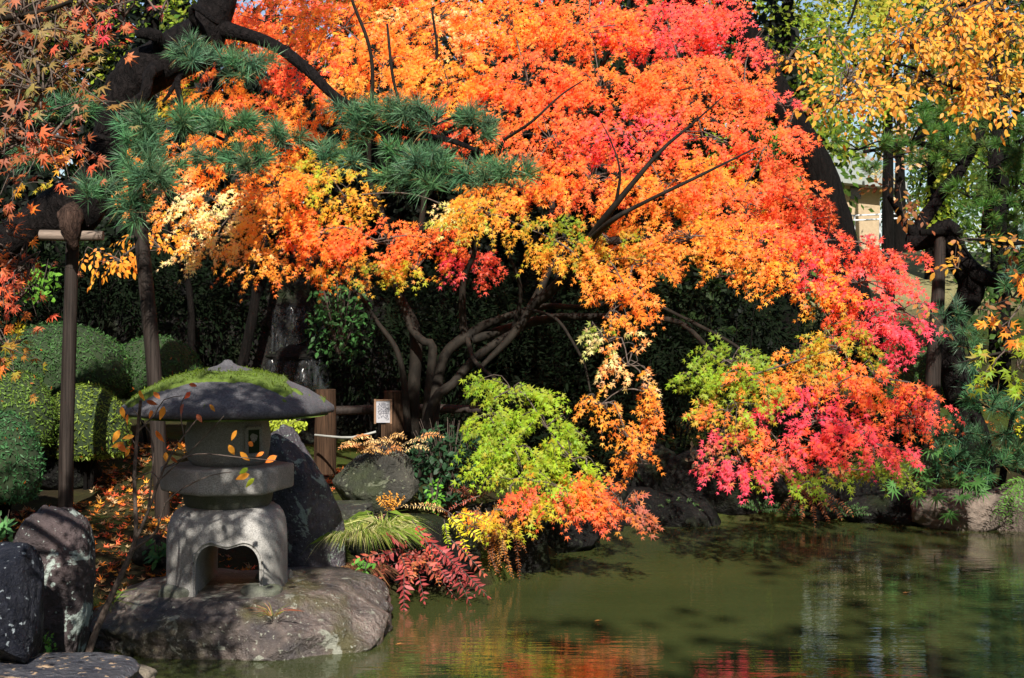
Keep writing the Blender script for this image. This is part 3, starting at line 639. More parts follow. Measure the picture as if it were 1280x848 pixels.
bough(mA, [(930, 472, 62, 24, 10, 8.8, 'GGL'), (880, 520, 30, 16, 0, 8.8, 'GGO'), (1050, 434, 65, 30, 18, 8.9, 'OGY'), (1000, 446, 40, 22, 12, 9, 'YOG'), (915, 451, 58, 24, 8, 8.9, 'GGL'), (885, 476, 42, 24, 5, 8.9, 'GGL'), (950, 478, 62, 24, 16, 8.8, 'GGOR'), (1040, 486, 84, 26, 14, 8.8, 'RPOG'), (1098, 474, 75, 20, 18, 8.7, 'PROP'), (1156, 494, 36, 16, 22, 8.7, 'PR'), (1020, 526, 90, 26, 12, 8.7, 'PPRPG'), (912, 516, 52, 22, 0, 8.7, 'GGLR'), (985, 561, 84, 24, 8, 8.6, 'PPRO'), (900, 544, 40, 14, -5, 8.7, 'PPG'), (935, 581, 58, 20, 0, 8.6, 'PPG'), (985, 600, 50, 14, 0, 8.6, 'GLG'), (1085, 551, 66, 26, 12, 8.6, 'PRP'), (1093, 588, 48, 24, 10, 8.6, 'GGO'), (1143, 521, 42, 18, 18, 8.7, 'PRO'), (1040, 591, 40, 12, 0, 8.6, 'PPG')], label='low bough green at its left and pink red at its tip', dens=1.15)
bough(mA, [(290, 270, 85, 42, 8, 10.1, 'CCY'), (260, 315, 55, 22, 0, 10.1, 'CYO'), (320, 325, 55, 28, 10, 10.1, 'CYOR'), (345, 280, 60, 38, 0, 10.1, 'OYC'), (230, 280, 40, 28, 0, 10.3, 'YO'), (345, 230, 50, 30, 0, 9.9, 'OY')], label='pale golden bough with sun glare in its leaf colour')
bough(mA, [(400, 288, 58, 30, 5, 10.1, 'RO'), (470, 300, 72, 28, 3, 10.1, 'RO'), (545, 298, 55, 26, 5, 10.1, 'RO'), (590, 335, 42, 26, 30, 10.1, 'RPO'), (445, 335, 60, 22, 0, 10.1, 'LOG'), (520, 335, 52, 18, 0, 10.1, 'OLY'), (400, 320, 35, 25, 0, 10.1, 'ROG')], label='orange red bough edged with lime leaves')
bough(mA, [(430, 245, 42, 45, 0, 10.3, 'LYG'), (400, 205, 40, 30, 0, 10.5, 'LOY'), (575, 265, 40, 18, 0, 9.8, 'CLY'), (610, 265, 62, 30, 8, 9.4, 'OYG'), (690, 298, 78, 36, 22, 9.2, 'OYG'), (735, 335, 62, 34, 25, 9.1, 'OYR'), (785, 365, 48, 30, 20, 9.0, 'OY'), (765, 300, 60, 28, 10, 9.2, 'OG'), (800, 330, 42, 26, 0, 9.2, 'OY')], label='orange and lime bough over the stems')
bough(mA, [(760, 425, 34, 22, 30, 8.8, 'YCG'), (785, 455, 32, 22, 50, 8.7, 'YCO'), (808, 490, 18, 30, -20, 8.7, 'OY'), (818, 510, 18, 20, 0, 8.7, 'O'), (752, 505, 28, 18, 20, 8.7, 'CYO'), (782, 542, 30, 26, 45, 8.6, 'OY'), (802, 578, 20, 17, 20, 8.6, 'O'), (757, 395, 34, 18, 10, 8.9, 'OY')], label='hanging orange spray with cream leaves', depth=.8)
bough(mA, [(640, 487, 66, 20, 18, 8.8, 'GLG'), (612, 520, 52, 22, 25, 8.7, 'GLG'), (682, 532, 54, 20, 30, 8.6, 'LGL'), (640, 560, 76, 23, 24, 8.5, 'GLG'), (716, 575, 44, 19, 36, 8.4, 'LLO'), (655, 595, 84, 22, 20, 8.4, 'GLLO'), (735, 612, 54, 21, 28, 8.35, 'ORL'), (695, 628, 66, 18, 14, 8.3, 'ORM'), (778, 634, 50, 18, 18, 8.3, 'ROM'), (645, 640, 52, 14, -8, 8.3, 'YLO'), (600, 658, 46, 12, -6, 8.3, 'YLO')], label='green bough in drooping tiers turning orange at its tip', dens=1.6)

mB = thing('maple_tree', 'tall red and orange maple standing behind the many stemmed one', 'maple', on_ground(.9, 13.2))
limbs(mB, 'trunk', [[(760, 560, 13.2, 26), (770, 420, 13.2, 22), (790, 280, 13.2, 18), (800, 120, 13.1, 13), (790, -40, 13, 9)]], m='dark_bark')
limbs(mB, 'limb', [[(785, 300, 13.2, 12), (700, 190, 13, 8), (620, 60, 12.8, 4)], [(790, 250, 13.2, 12), (860, 170, 12.8, 8), (890, 90, 12.5, 4)]], m='dark_bark')
bough(mB, [(a, b_, 110, 55, 0, 12.6, p) for a, b_, p in [(380, 30, 'OR'), (540, 20, 'OY'), (700, 30, 'OR'), (830, 20, 'RP'), (430, 130, 'OY'), (600, 140, 'OR'), (760, 130, 'RO'), (870, 115, 'RO'), (500, -60, 'RO'), (650, -70, 'RO'), (800, -60, 'RP')]], size=.034, dens=.62, label='upper crown')
bough(mB, [(a, b_, 100, 45, 0, 12.3, p) for a, b_, p in [(640, 215, 'OY'), (740, 220, 'OR'), (860, 225, 'OY'), (945, 245, 'OR'), (830, 280, 'OYG'), (920, 300, 'OY'), (850, 310, 'GYO')]], size=.034, dens=.62, label='lower crown')

mC = thing('maple_tree', 'yellow and gold leaved maple glowing behind the left pine', 'maple', on_ground(-2.3, 12.0))
limbs(mC, 'trunk', [[(300, 470, 12, 14), (318, 380, 12, 12), (330, 260, 12, 10), (300, 140, 12, 7), (290, 20, 12, 5)], [(240, 450, 12, 10), (236, 360, 12, 8), (215, 300, 12, 6), (200, 200, 12, 4)]], m='dark_bark')
bough(mC, [(300, 150, 75, 42, 0, 11.4, 'OYR'), (230, 190, 75, 38, 0, 11.2, 'YO'), (300, 215, 70, 36, 0, 11.2, 'YOL'), (200, 235, 70, 32, 0, 11.0, 'YOC'), (355, 170, 55, 40, 0, 11.5, 'OY'), (260, 110, 80, 38, 0, 11.6, 'OY'), (310, 75, 60, 40, 0, 11.8, 'RO'), (120, 195, 80, 14, 0, 11, 'YO'), (80, 235, 60, 16, 0, 11, 'YG'), (370, 225, 40, 30, 0, 11.3, 'LYR'), (190, 110, 60, 40, 0, 12, 'YL')], size=.04, dens=.85, label='golden upper foliage')
bough(mC, [(150, 325, 55, 14, -6, 10.6, 'YY'), (200, 310, 50, 12, -8, 10.6, 'YO'), (120, 315, 35, 10, 0, 10.6, 'YO'), (185, 300, 60, 14, 0, 10.8, 'Y')], size=.045, shape=OVAL, dens=.7, label='thin level spray of golden leaves')

# near maple: leaves close to the camera at the upper left
mD = thing('maple_tree', 'nearest maple with large dull orange and green leaves at the upper left corner', 'maple', on_ground(-3.1, 4.4))
limbs(mD, 'trunk', [[(-560, 900, 4.4, 60), (-560, 500, 4.4, 52), (-520, 200, 4.4, 46), (-420, -50, 4.3, 38), (-300, -300, 4.2, 28)]])
limbs(mD, 'limb', [[(-520, 200, 4.4, 36), (-300, 60, 4.2, 24), (-100, 30, 3.9, 14), (30, 20, 3.7, 8), (90, 2, 3.6, 5)], [(-300, 60, 4.2, 18), (-120, 130, 4, 12), (0, 110, 3.8, 7), (60, 95, 3.7, 4)],
    [(-500, 300, 4.4, 26), (-250, 300, 4.5, 14), (-80, 300, 4.5, 8), (10, 310, 4.5, 4)], [(-420, -50, 4.3, 26), (-200, -200, 4, 16), (0, -300, 3.8, 8)], [(-420, -50, 4.3, 26), (-250, -250, 4.8, 18), (-100, -420, 5.4, 10)]])
NK = dict(size=.024, shape=STAR7, shoot=.12, per=6, jit=.5, sv=.28, twigs=60)
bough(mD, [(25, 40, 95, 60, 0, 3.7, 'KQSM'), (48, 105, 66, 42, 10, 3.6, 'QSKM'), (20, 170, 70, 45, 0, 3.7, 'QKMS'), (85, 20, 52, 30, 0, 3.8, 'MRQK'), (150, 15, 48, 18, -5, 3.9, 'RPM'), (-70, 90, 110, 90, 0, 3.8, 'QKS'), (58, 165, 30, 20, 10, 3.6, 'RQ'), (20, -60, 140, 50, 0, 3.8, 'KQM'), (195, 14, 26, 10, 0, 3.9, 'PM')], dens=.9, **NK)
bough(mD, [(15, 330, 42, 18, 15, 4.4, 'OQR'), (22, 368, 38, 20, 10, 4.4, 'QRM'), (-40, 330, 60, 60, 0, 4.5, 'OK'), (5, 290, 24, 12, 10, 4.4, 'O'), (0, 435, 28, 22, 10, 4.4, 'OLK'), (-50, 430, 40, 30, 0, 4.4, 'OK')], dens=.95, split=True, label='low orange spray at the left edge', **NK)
bough(mD, [(-250, -250, 260, 90, 0, 4.6, 'OKR'), (-450, -150, 260, 120, 0, 4.4, 'OK'), (60, -190, 260, 90, 0, 3.9, 'KO'), (90, -300, 260, 90, 0, 3.85, 'OK'), (60, -420, 280, 110, 0, 3.8, 'OK'), (-230, -300, 220, 130, 0, 3.9, 'OK'), (-583, -175, 330, 120, 0, 4.6, 'OK'), (-520, -60, 280, 120, 0, 5.0, 'OK'), (-720, -140, 300, 140, 0, 5.0, 'OK'), (-950, -60, 260, 140, 0, 5.2, 'OK')], dens=1.6, split=True, size=.045, shape=STAR5, shoot=.16, per=9, twigs=60)  # unseen canopy pads added to keep the sun off the lantern

# ------------------------------------------------------------------ pines
def needles(mb, c, ax, n, L, spread=1.0, col=(.035, .085, .045), wid=.002, mat=0):
    """brush of needles round the shoot axis"""
    ax = nrm(np.asarray(ax, float)); q = nrm(rng.normal(size=(n, 3))); d = nrm(q * spread + ax * .85)
    b = np.asarray(c) + ax * rng.uniform(-.35, .25, (n, 1)) * L; Lk = L * rng.uniform(.5, 1.12, (n, 1)) * rng.uniform(.75, 1.1)
    s = nrm(np.cross(d, rng.normal(size=(n, 3)))) * wid; e = b + d * Lk + np.array([0, 0, -.12 * L]) * rng.random((n, 1)); m_ = b + d * Lk * .55
    V = np.stack([b - s * .6, b + s * .6, m_ + s, e, m_ - s], 1)
    cc = np.array(col) * rng.uniform(.45, 1.7, (n, 1)) * rng.uniform(.8, 1.15, 3); old = rng.random(n) > .965; cc[old] = np.array([.22, .14, .05]); mb.add(V.reshape(-1, 3), np.arange(5 * n).reshape(n, 5), mat, np.repeat(cc, 5, 0), smooth=False)
def pine_pad(tree, pads, L=.12, n=95, col=(.035, .085, .045), label=None, twig=True, root=None, name='needle_pad', wid=.0013, gap=19):
    mb = MB()
    for px, py, rx, ry, d in pads:
        c = P(px, py, d); k = max(4, int(math.pi * rx * ry / gap ** 2 * 2.6))
        q = ball(k, .8); off = q * np.array([rx, rx * .7, ry]) / FPX * d
        for o in off:
            ax = nrm(o * np.array([1, 1, .6]) + np.array([0, -.02, .05 * d / 8])) + np.array([0, -.1, .35])
            needles(mb, c + o, ax + rng.normal(0, .25, 3), n, L, col=col, wid=wid)
            if twig and rng.random() < .8:
                a = c + np.array([0, .05, -.4 * ry / FPX * d]); tube(mb, [list(a) + [.007], list(c + o * .6) + [.005], list(c + o) + [.003]], .06, 5, mat=1, cap=False)
    o = mb.build(name, [M['needle'], M['pine_bark']], tree)
    if label: o['label'] = label
    return o
DP = D1 + .02
pA = thing('pine_tree', 'old dark trunked pine leaning over the lantern on wooden props', 'pine', on_ground(-3.9, DP))
mb = MB(); ptube(mb, [(-190, 640, DP, 90), (-140, 480, DP, 80), (-80, 380, DP, 66), (0, 308, DP, 44), (50, 275, DP, 50), (95, 258, DP, 68), (122, 222, DP, 50), (140, 165, DP, 46), (158, 112, DP, 56), (205, 78, DP, 62), (248, 52, DP, 58), (270, 15, DP, 46), (285, -60, DP, 42), (330, -300, DP, 34), (340, -600, DP, 20)], step=.04, k=26, bump=.28, seed=5, bf=6)
mb.build('trunk', M['pine_bark'], pA)
limbs(pA, 'branch', [[(270, 35, DP, 26), (300, 42, DP - .05, 17), (345, 58, DP - .1, 14), (385, 88, DP - .2, 14), (412, 115, DP - .25, 13), (436, 132, DP - .3, 11), (480, 160, DP - .3, 9), (560, 175, DP - .4, 7), (600, 190, DP - .4, 5)],
    [(460, 150, DP - .3, 8), (520, 205, DP - .5, 7), (580, 225, DP - .5, 6), (640, 215, DP - .5, 4)],
    [(255, 40, DP - .1, 13), (240, 22, DP - .2, 9), (243, 8, DP - .25, 8), (262, 22, DP - .3, 7), (272, 30, DP - .25, 5)],
    [(195, 85, DP - .15, 20), (185, 95, DP - .3, 15), (182, 118, DP - .3, 14), (165, 132, DP - .28, 15), (150, 150, DP - .1, 14)],
    [(200, 60, DP - .1, 20), (196, 45, DP - .2, 16), (178, 42, DP - .2, 13), (170, 43, DP - .2, 10)],
    [(245, 80, DP - .2, 9), (222, 100, DP - .3, 8), (226, 125, DP - .35, 7), (230, 150, DP - .4, 6), (280, 175, DP - .5, 4)],
    [(222, 100, DP - .3, 6), (210, 120, DP - .3, 5), (203, 128, DP - .3, 3)],
    [(120, 215, DP - .1, 12), (108, 190, DP - .3, 9), (112, 170, DP - .4, 8), (140, 175, DP - .5, 6)]], m='pine_bark', bump=.2, k=12)
mb = MB(); ptube(mb, [(92, 262, DP - .12, 26), (90, 272, DP - .24, 30), (89, 284, DP - .27, 27), (90, 296, DP - .25, 19), (92, 306, DP - .23, 12), (93, 312, DP - .22, 6)], k=18, step=.02, bump=.5, seed=8, bf=16); mb.build('cut_stub', M['stub_wood'], pA)
NC = (.075, .17, .075)
pine_pad(pA, [(450, 140, 26, 15, DP - .35), (500, 142, 40, 16, DP - .4), (545, 148, 45, 17, DP - .45), (592, 160, 28, 13, DP - .45), (462, 165, 24, 10, DP - .3)], L=.135, col=NC, label='dense needle pad on the right branch')
pine_pad(pA, [(525, 196, 44, 16, DP - .55), (535, 222, 34, 18, DP - .6), (500, 222, 24, 14, DP - .5), (600, 226, 30, 13, DP - .55), (640, 215, 26, 16, DP - .55), (440, 192, 14, 14, DP - .3)], L=.135, col=NC, label='lower needle pad on the right branch')
pine_pad(pA, [(240, 65, 26, 18, DP - .4), (300, 80, 45, 16, DP - .4)], L=.12, col=NC, label='small tuft against the trunk', n=90)
pine_pad(pA, [(178, 185, 30, 26, DP - .5), (190, 215, 36, 22, DP - .6), (110, 236, 30, 10, DP - .45), (80, 135, 34, 12, DP - .4), (180, 158, 28, 16, DP - .45), (45, 195, 40, 12, DP - .3), (170, 250, 14, 30, DP - .5)], L=.14, col=NC, label='needle pad in front of the trunk')
pine_pad(pA, [(225, 150, 36, 14, DP - .45), (285, 160, 36, 14, DP - .5), (315, 200, 34, 14, DP - .5), (350, 172, 26, 11, DP - .4), (262, 196, 22, 10, DP - .5), (400, 195, 18, 9, DP - .3)], L=.125, col=NC, label='level needle pad right of the trunk', n=140)
pine_pad(pA, [(340, -480, 160, 50, DP), (180, -520, 140, 40, DP), (420, -600, 160, 50, DP), (-220, -230, 160, 55, 8.8), (-400, -190, 170, 60, 8.8), (-330, -330, 170, 60, 8.4)], L=.15, col=NC, n=70, gap=36, wid=.003)  # unseen crown pads, added to shade the ground behind

pB = thing('pine_tree', 'dark pine on the right bank propped by the grey post', 'pine', on_ground(3.6, 11.5))
limbs(pB, 'trunk', [[(1228, 620, 11.5, 46), (1215, 540, 11.5, 40), (1195, 470, 11.5, 36), (1190, 410, 11.5, 32), (1215, 360, 11.5, 34), (1195, 320, 11.4, 30), (1184, 285, 11.3, 24), (1160, 300, 11.4, 20), (1140, 300, 11.6, 18), (1175, 245, 11.6, 16), (1205, 205, 11.6, 14), (1230, 150, 11.6, 10), (1240, 60, 11.6, 7)]], m='pine_bark', bump=.22)
limbs(pB, 'branch', [[(1195, 320, 11.4, 24), (1225, 345, 11.4, 22), (1262, 352, 11.4, 18), (1300, 340, 11.4, 14)], [(1145, 298, 11.6, 12), (1125, 268, 11.5, 8), (1110, 245, 11.4, 5)], [(1205, 205, 11.6, 9), (1150, 180, 11.3, 6), (1080, 190, 11, 4)], [(1215, 180, 11.6, 9), (1262, 180, 11.3, 6), (1290, 170, 11, 4)], [(1235, 300, 11.6, 22), (1245, 200, 11.7, 18), (1255, 80, 11.8, 14)]], m='pine_bark', bump=.2)
GC = (.06, .14, .025)
pine_pad(pB, [(1075, 180, 36, 16, 11.0), (1140, 170, 55, 22, 11.1), (1085, 210, 20, 8, 11.0), (1195, 150, 50, 18, 11.2), (1110, 192, 46, 15, 11.1), (1165, 205, 30, 14, 11.1), (1150, 150, 40, 14, 11.2)], L=.1, n=130, col=GC, gap=26)
pine_pad(pB, [(1250, 150, 48, 24, 11.1), (1240, 200, 50, 24, 11), (1270, 230, 40, 28, 11), (1240, 262, 52, 20, 10.9), (1215, 240, 30, 16, 11), (1230, 295, 34, 18, 11), (1275, 180, 30, 20, 11), (1210, 190, 34, 14, 11.1)], L=.1, n=130, col=GC, gap=26)
pine_pad(pB, [(1262, 330, 30, 18, 10.8), (1268, 365, 28, 20, 10.8), (1190, 395, 20, 34, 11), (1215, 430, 22, 30, 11.2), (1275, 300, 25, 14, 11)], L=.12, n=90, col=(.06, .15, .07), gap=26)
pC = thing('pine_shrub', 'low spreading pine with long needles above the broad leaved plants on the right', 'pine', on_ground(3.75, 10.95))
limbs(pC, 'stem', [[(1235, 620, 10.9, 10), (1235, 560, 10.8, 8), (1215, 520, 10.7, 6)], [(1250, 620, 10.9, 10), (1262, 540, 10.8, 7), (1270, 500, 10.7, 4)]], m='pine_bark')
pine_pad(pC, [(1240, 505, 45, 22, 10.6), (1200, 540, 34, 20, 10.6), (1262, 540, 38, 22, 10.5), (1185, 580, 42, 16, 10.4), (1240, 580, 46, 20, 10.4), (1275, 570, 25, 20, 10.4), (1275, 500, 20, 22, 10.6)], L=.15, n=90, col=(.05, .14, .06), gap=26)

# ------------------------------------------------------------------ golden cherry at the upper right
cB = thing('cherry_tree', 'golden leaved cherry with large oval leaves at the upper right corner', 'cherry', on_ground(4.6, 9.2))
limbs(cB, 'trunk', [[(1560, 640, 9.3, 60), (1540, 400, 9.2, 50), (1480, 200, 9.0, 40), (1440, 0, 8.9, 30), (1430, -200, 8.9, 20)]], m='dark_bark')
limbs(cB, 'limb', [[(1480, 200, 9, 26), (1380, 130, 8.8, 14), (1290, 125, 8.6, 8), (1200, 112, 8.5, 5), (1150, 88, 8.4, 4), (1100, 75, 8.4, 2)], [(1440, 0, 8.9, 20), (1320, -30, 8.6, 10), (1230, 0, 8.5, 6), (1186, 20, 8.5, 4), (1190, 118, 8.4, 3)], [(1380, 130, 8.8, 10), (1300, 290, 8.6, 6), (1210, 300, 8.5, 3)], [(1440, 0, 8.9, 20), (1280, -80, 8.6, 10), (1100, -30, 8.5, 4), (1060, 30, 8.4, 3)]], m='dark_bark')
CK = dict(shape=OVAL, shoot=.2, per=9, up=(-.3, -.6, .5), jit=.38, droop=.35, size=.038, curl=.35, fr=1, twigs=60)
bough(cB, [(1190, 20, 60, 22, 0, 8.4, 'WY'), (1240, 10, 50, 18, 0, 8.4, 'WY'), (1140, 55, 70, 16, 12, 8.4, 'W'), (1210, 60, 60, 16, 0, 8.4, 'WW'), (1260, 50, 40, 24, 0, 8.5, 'WL'), (1160, 100, 70, 16, 5, 8.4, 'W'), (1240, 100, 50, 22, 0, 8.4, 'WW'), (1060, 100, 45, 18, -5, 8.4, 'W'), (1090, 118, 50, 14, 0, 8.3, 'W'), (1050, 125, 35, 10, 0, 8.3, 'WY'), (1250, 125, 40, 16, 0, 8.4, 'WY'), (1040, 45, 20, 10, 10, 8.5, 'W'), (985, 75, 26, 20, 30, 8.6, 'WY'), (1270, -20, 80, 30, 0, 8.5, 'WY'), (1110, 20, 16, 10, 0, 8.4, 'WY')], dens=1.9, **CK)
bough(cB, [(1205, 298, 26, 12, 0, 8.6, 'WB'), (1260, 312, 20, 8, 0, 8.6, 'WB'), (1200, 335, 9, 5, 0, 8.6, 'W'), (1150, 385, 12, 12, 0, 8.6, 'WB'), (1225, 385, 10, 8, 0, 8.6, 'B'), (1125, 232, 20, 7, 0, 9, 'WB'), (1140, 255, 18, 8, 0, 9, 'B')], dens=.5, split=True, label='last brown gold leaves below', **CK)

# maple sprig at the right edge
mE = thing('maple_tree', 'young yellow green maple reaching in at the right edge', 'maple', on_ground(4.6, 10))
limbs(mE, 'trunk', [[(1420, 640, 10, 26), (1400, 500, 10, 22), (1380, 380, 9.8, 16), (1340, 300, 9.6, 8)]])
limbs(mE, 'limb', [[(1400, 480, 10, 12), (1330, 440, 9.6, 7), (1260, 440, 9.3, 4), (1190, 456, 9.2, 1.5)]])
bough(mE, [(1262, 400, 26, 20, 0, 9.2, 'LOY'), (1255, 440, 30, 20, 0, 9.2, 'LGY'), (1240, 462, 34, 14, 10, 9.2, 'LG'), (1275, 455, 26, 26, 0, 9.3, 'LGY'), (1340, 420, 60, 50, 0, 9.5, 'LG'), (1275, 350, 20, 10, 0, 9.3, 'YO')], size=.052)

# ------------------------------------------------------------------ trees farther back
def crown_tree(name, label, cat, base, trunk_r, height, blobs, pal, size, dens, seed, group=None, lean=(0, 0), shape=DIAM, bark_='dark_bark'):
    o = thing(name, label, cat, base, group); b = np.asarray(base, float)
    mb = MB(); tube(mb, [[b[0], b[1], b[2] - .3, trunk_r * 1.3], [b[0] + lean[0] * .3, b[1], b[2] + height * .3, trunk_r], [b[0] + lean[0] * .7, b[1] + lean[1], b[2] + height * .65, trunk_r * .7], [b[0] + lean[0], b[1] + lean[1], b[2] + height * .95, trunk_r * .25]], .2, 10, bump=.15, seed=seed)
    top = b + np.array([lean[0] * .6, lean[1] * .6, height * .5])
    for c, r in blobs: tube(mb, [list(top) + [trunk_r * .5], list((top + np.array(c)) / 2 + np.array([0, 0, .15])) + [trunk_r * .3], list(np.array(c)) + [trunk_r * .1]], .2, 6)
    mb.build('trunk', M[bark_], o)
    mb = MB()
    for q, (c, r) in enumerate(blobs):
        n = int(dens * 3.0 * math.pi * r[0] * r[2] / (size * size * .45))
        spray(mb, c, r, 0, pal, n, size=size, shape=shape, shoot=size * 3, per=7, seed=seed * 7 + q, jit=.6, twigs=False, fr=.7, droop=.3)
    mb.build('crown', M['far'], o); return o
def pb(px, py, d, rx, ry, dep=.7): return (P(px, py, d), (rx / FPX * d, rx / FPX * d * dep, ry / FPX * d))
C['E'] = (.03, .06, .012); C['F'] = (.07, .13, .015); C['H'] = (.3, .36, .03); C['I'] = (.5, .42, .05); C['J'] = (.005, .009, .004)  # J: near-black leaf colour that holds the under-canopy shade
big = thing('tree', 'huge dark leaning trunk rising behind the red maple', 'tree', on_ground(P(1030, 0, 14.5)[0], 14.5))
mb = MB(); ptube(mb, [(1085, 470, 13.6, 60), (1052, 330, 13.6, 50), (1030, 228, 13.6, 42), (1011, 188, 13.6, 38), (982, 141, 13.6, 36), (962, 100, 13.6, 34), (938, 50, 13.6, 32), (914, 0, 13.6, 30), (875, -90, 13.6, 28), (830, -300, 13.6, 20)], step=.12, k=18, bump=.14, seed=4, bf=4); mb.build('trunk', M['dark_bark'], big)
mb = MB()
for q, (a, b_) in enumerate([(900, -200), (820, -260), (960, -140), (860, -340)]): spray(mb, P(a, b_, 14.5), (1.1, .9, .5), 0, 'EF', 900, size=.12, shape=DIAM, shoot=.3, seed=q, twigs=False)
mb.build('crown', M['far'], big)
crown_tree('tree', 'green leaved tree behind the golden cherry, left of the others', 'tree', on_ground(P(985, 0, 17)[0], 17), .16, 5.2, [pb(975, 40, 17, 70, 45), pb(1000, 110, 16.5, 55, 30), pb(1010, 160, 16, 40, 45), pb(1055, 120, 16, 55, 42), pb(980, 200, 16, 30, 36), pb(1040, 185, 16, 24, 20), pb(940, 90, 17, 40, 40), pb(960, -60, 17, 90, 60), pb(1040, 30, 17.5, 55, 40)], 'EFHE', .07, .6, 3)
crown_tree('tree', 'yellow green tree lit by sun behind the golden cherry', 'tree', on_ground(P(1110, 0, 21)[0], 21), .08, 6, [pb(1080, 30, 21, 80, 50), pb(1150, 20, 20, 60, 50), pb(1050, 90, 21, 60, 40), pb(1130, 100, 21, 70, 40), pb(1100, -60, 21, 120, 60), pb(1190, 90, 21, 60, 50), pb(1250, 60, 21.5, 60, 60), pb(1120, 160, 22, 40, 26), pb(1215, 190, 22, 40, 40), pb(1010, 40, 21, 60, 60), pb(1040, 160, 21.5, 30, 30)], 'HIFE', .08, .85, 4)
crown_tree('tree', 'bright lime tree shining beside the far railing', 'tree', on_ground(P(1165, 0, 23)[0], 23), .1, 3, [pb(1172, 240, 23, 34, 28), pb(1165, 270, 22.5, 22, 16), pb(1190, 215, 23, 26, 24)], 'HHF', .08, .6, 5)
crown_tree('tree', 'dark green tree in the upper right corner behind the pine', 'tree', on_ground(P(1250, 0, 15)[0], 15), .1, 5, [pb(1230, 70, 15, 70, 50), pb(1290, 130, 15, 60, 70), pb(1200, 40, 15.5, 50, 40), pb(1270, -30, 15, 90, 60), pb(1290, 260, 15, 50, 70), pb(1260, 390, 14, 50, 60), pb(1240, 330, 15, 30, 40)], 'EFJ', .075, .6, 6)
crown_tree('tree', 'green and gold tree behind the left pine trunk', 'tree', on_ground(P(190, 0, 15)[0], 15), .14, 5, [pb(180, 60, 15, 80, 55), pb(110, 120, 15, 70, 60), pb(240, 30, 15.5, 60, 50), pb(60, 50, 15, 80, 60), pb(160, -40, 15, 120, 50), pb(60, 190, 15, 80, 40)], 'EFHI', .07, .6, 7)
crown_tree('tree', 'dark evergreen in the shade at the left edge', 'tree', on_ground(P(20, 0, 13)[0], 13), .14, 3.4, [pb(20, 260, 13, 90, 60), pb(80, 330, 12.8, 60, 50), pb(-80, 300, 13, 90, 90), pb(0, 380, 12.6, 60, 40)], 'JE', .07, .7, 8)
crown_tree('tree', 'pale pink leaved tree far behind beside the house', 'tree', on_ground(P(1125, 0, 30)[0], 30), .12, 4, [pb(1125, 205, 30, 34, 26), pb(1120, 170, 30, 30, 30)], 'CMI', .1, .5, 9)
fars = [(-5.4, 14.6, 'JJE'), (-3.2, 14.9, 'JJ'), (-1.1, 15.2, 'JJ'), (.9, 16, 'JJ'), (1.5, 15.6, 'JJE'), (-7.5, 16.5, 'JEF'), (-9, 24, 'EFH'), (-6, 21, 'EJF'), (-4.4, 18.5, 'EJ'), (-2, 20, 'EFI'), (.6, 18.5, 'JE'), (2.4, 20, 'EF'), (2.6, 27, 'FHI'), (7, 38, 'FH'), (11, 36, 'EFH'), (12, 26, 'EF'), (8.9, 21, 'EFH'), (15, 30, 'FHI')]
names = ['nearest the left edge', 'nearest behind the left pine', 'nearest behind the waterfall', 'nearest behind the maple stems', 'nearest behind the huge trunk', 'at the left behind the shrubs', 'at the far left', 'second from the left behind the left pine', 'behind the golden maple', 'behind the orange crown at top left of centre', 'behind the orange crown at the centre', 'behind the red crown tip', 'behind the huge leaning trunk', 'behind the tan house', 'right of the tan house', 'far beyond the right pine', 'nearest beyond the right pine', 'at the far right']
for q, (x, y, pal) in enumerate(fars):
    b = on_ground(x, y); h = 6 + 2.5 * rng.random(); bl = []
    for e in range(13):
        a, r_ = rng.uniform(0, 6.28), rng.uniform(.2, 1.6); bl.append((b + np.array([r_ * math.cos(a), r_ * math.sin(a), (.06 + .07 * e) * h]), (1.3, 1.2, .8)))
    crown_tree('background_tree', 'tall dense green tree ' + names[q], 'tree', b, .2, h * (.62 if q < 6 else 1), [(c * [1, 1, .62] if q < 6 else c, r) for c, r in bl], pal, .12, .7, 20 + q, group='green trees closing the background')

near = [(-9, -2, 6.5), (-6, -3.5, 6), (-3.4, -4, 6), (1.7, -4.3, 8.6), (4.3, -3.4, 9.0), (7.8, -3, 8), (-9.5, 3, 6.5), (-8.5, 7, 5.5), (9.5, 2, 8), (10, 7, 8), (10, 11.5, 7)]  # unseen trees added to shade the front water and block sky light
for q, (x, y, h) in enumerate(near):
    b = on_ground(x, y); bl = []
    for e in range(14):
        a, r_ = rng.uniform(0, 6.28), rng.uniform(.2, 1.7); bl.append((b + np.array([r_ * math.cos(a), r_ * math.sin(a) * .8, (.12 + .063 * e) * h]), (1.2, .9, .7)))
    crown_tree('shade_tree', 'unseen tree added to shade the near side of the pond', 'tree', b, .2, h, bl, 'EF', .17, 1.1, 70 + q, group='added shade trees around the near side of the pond')

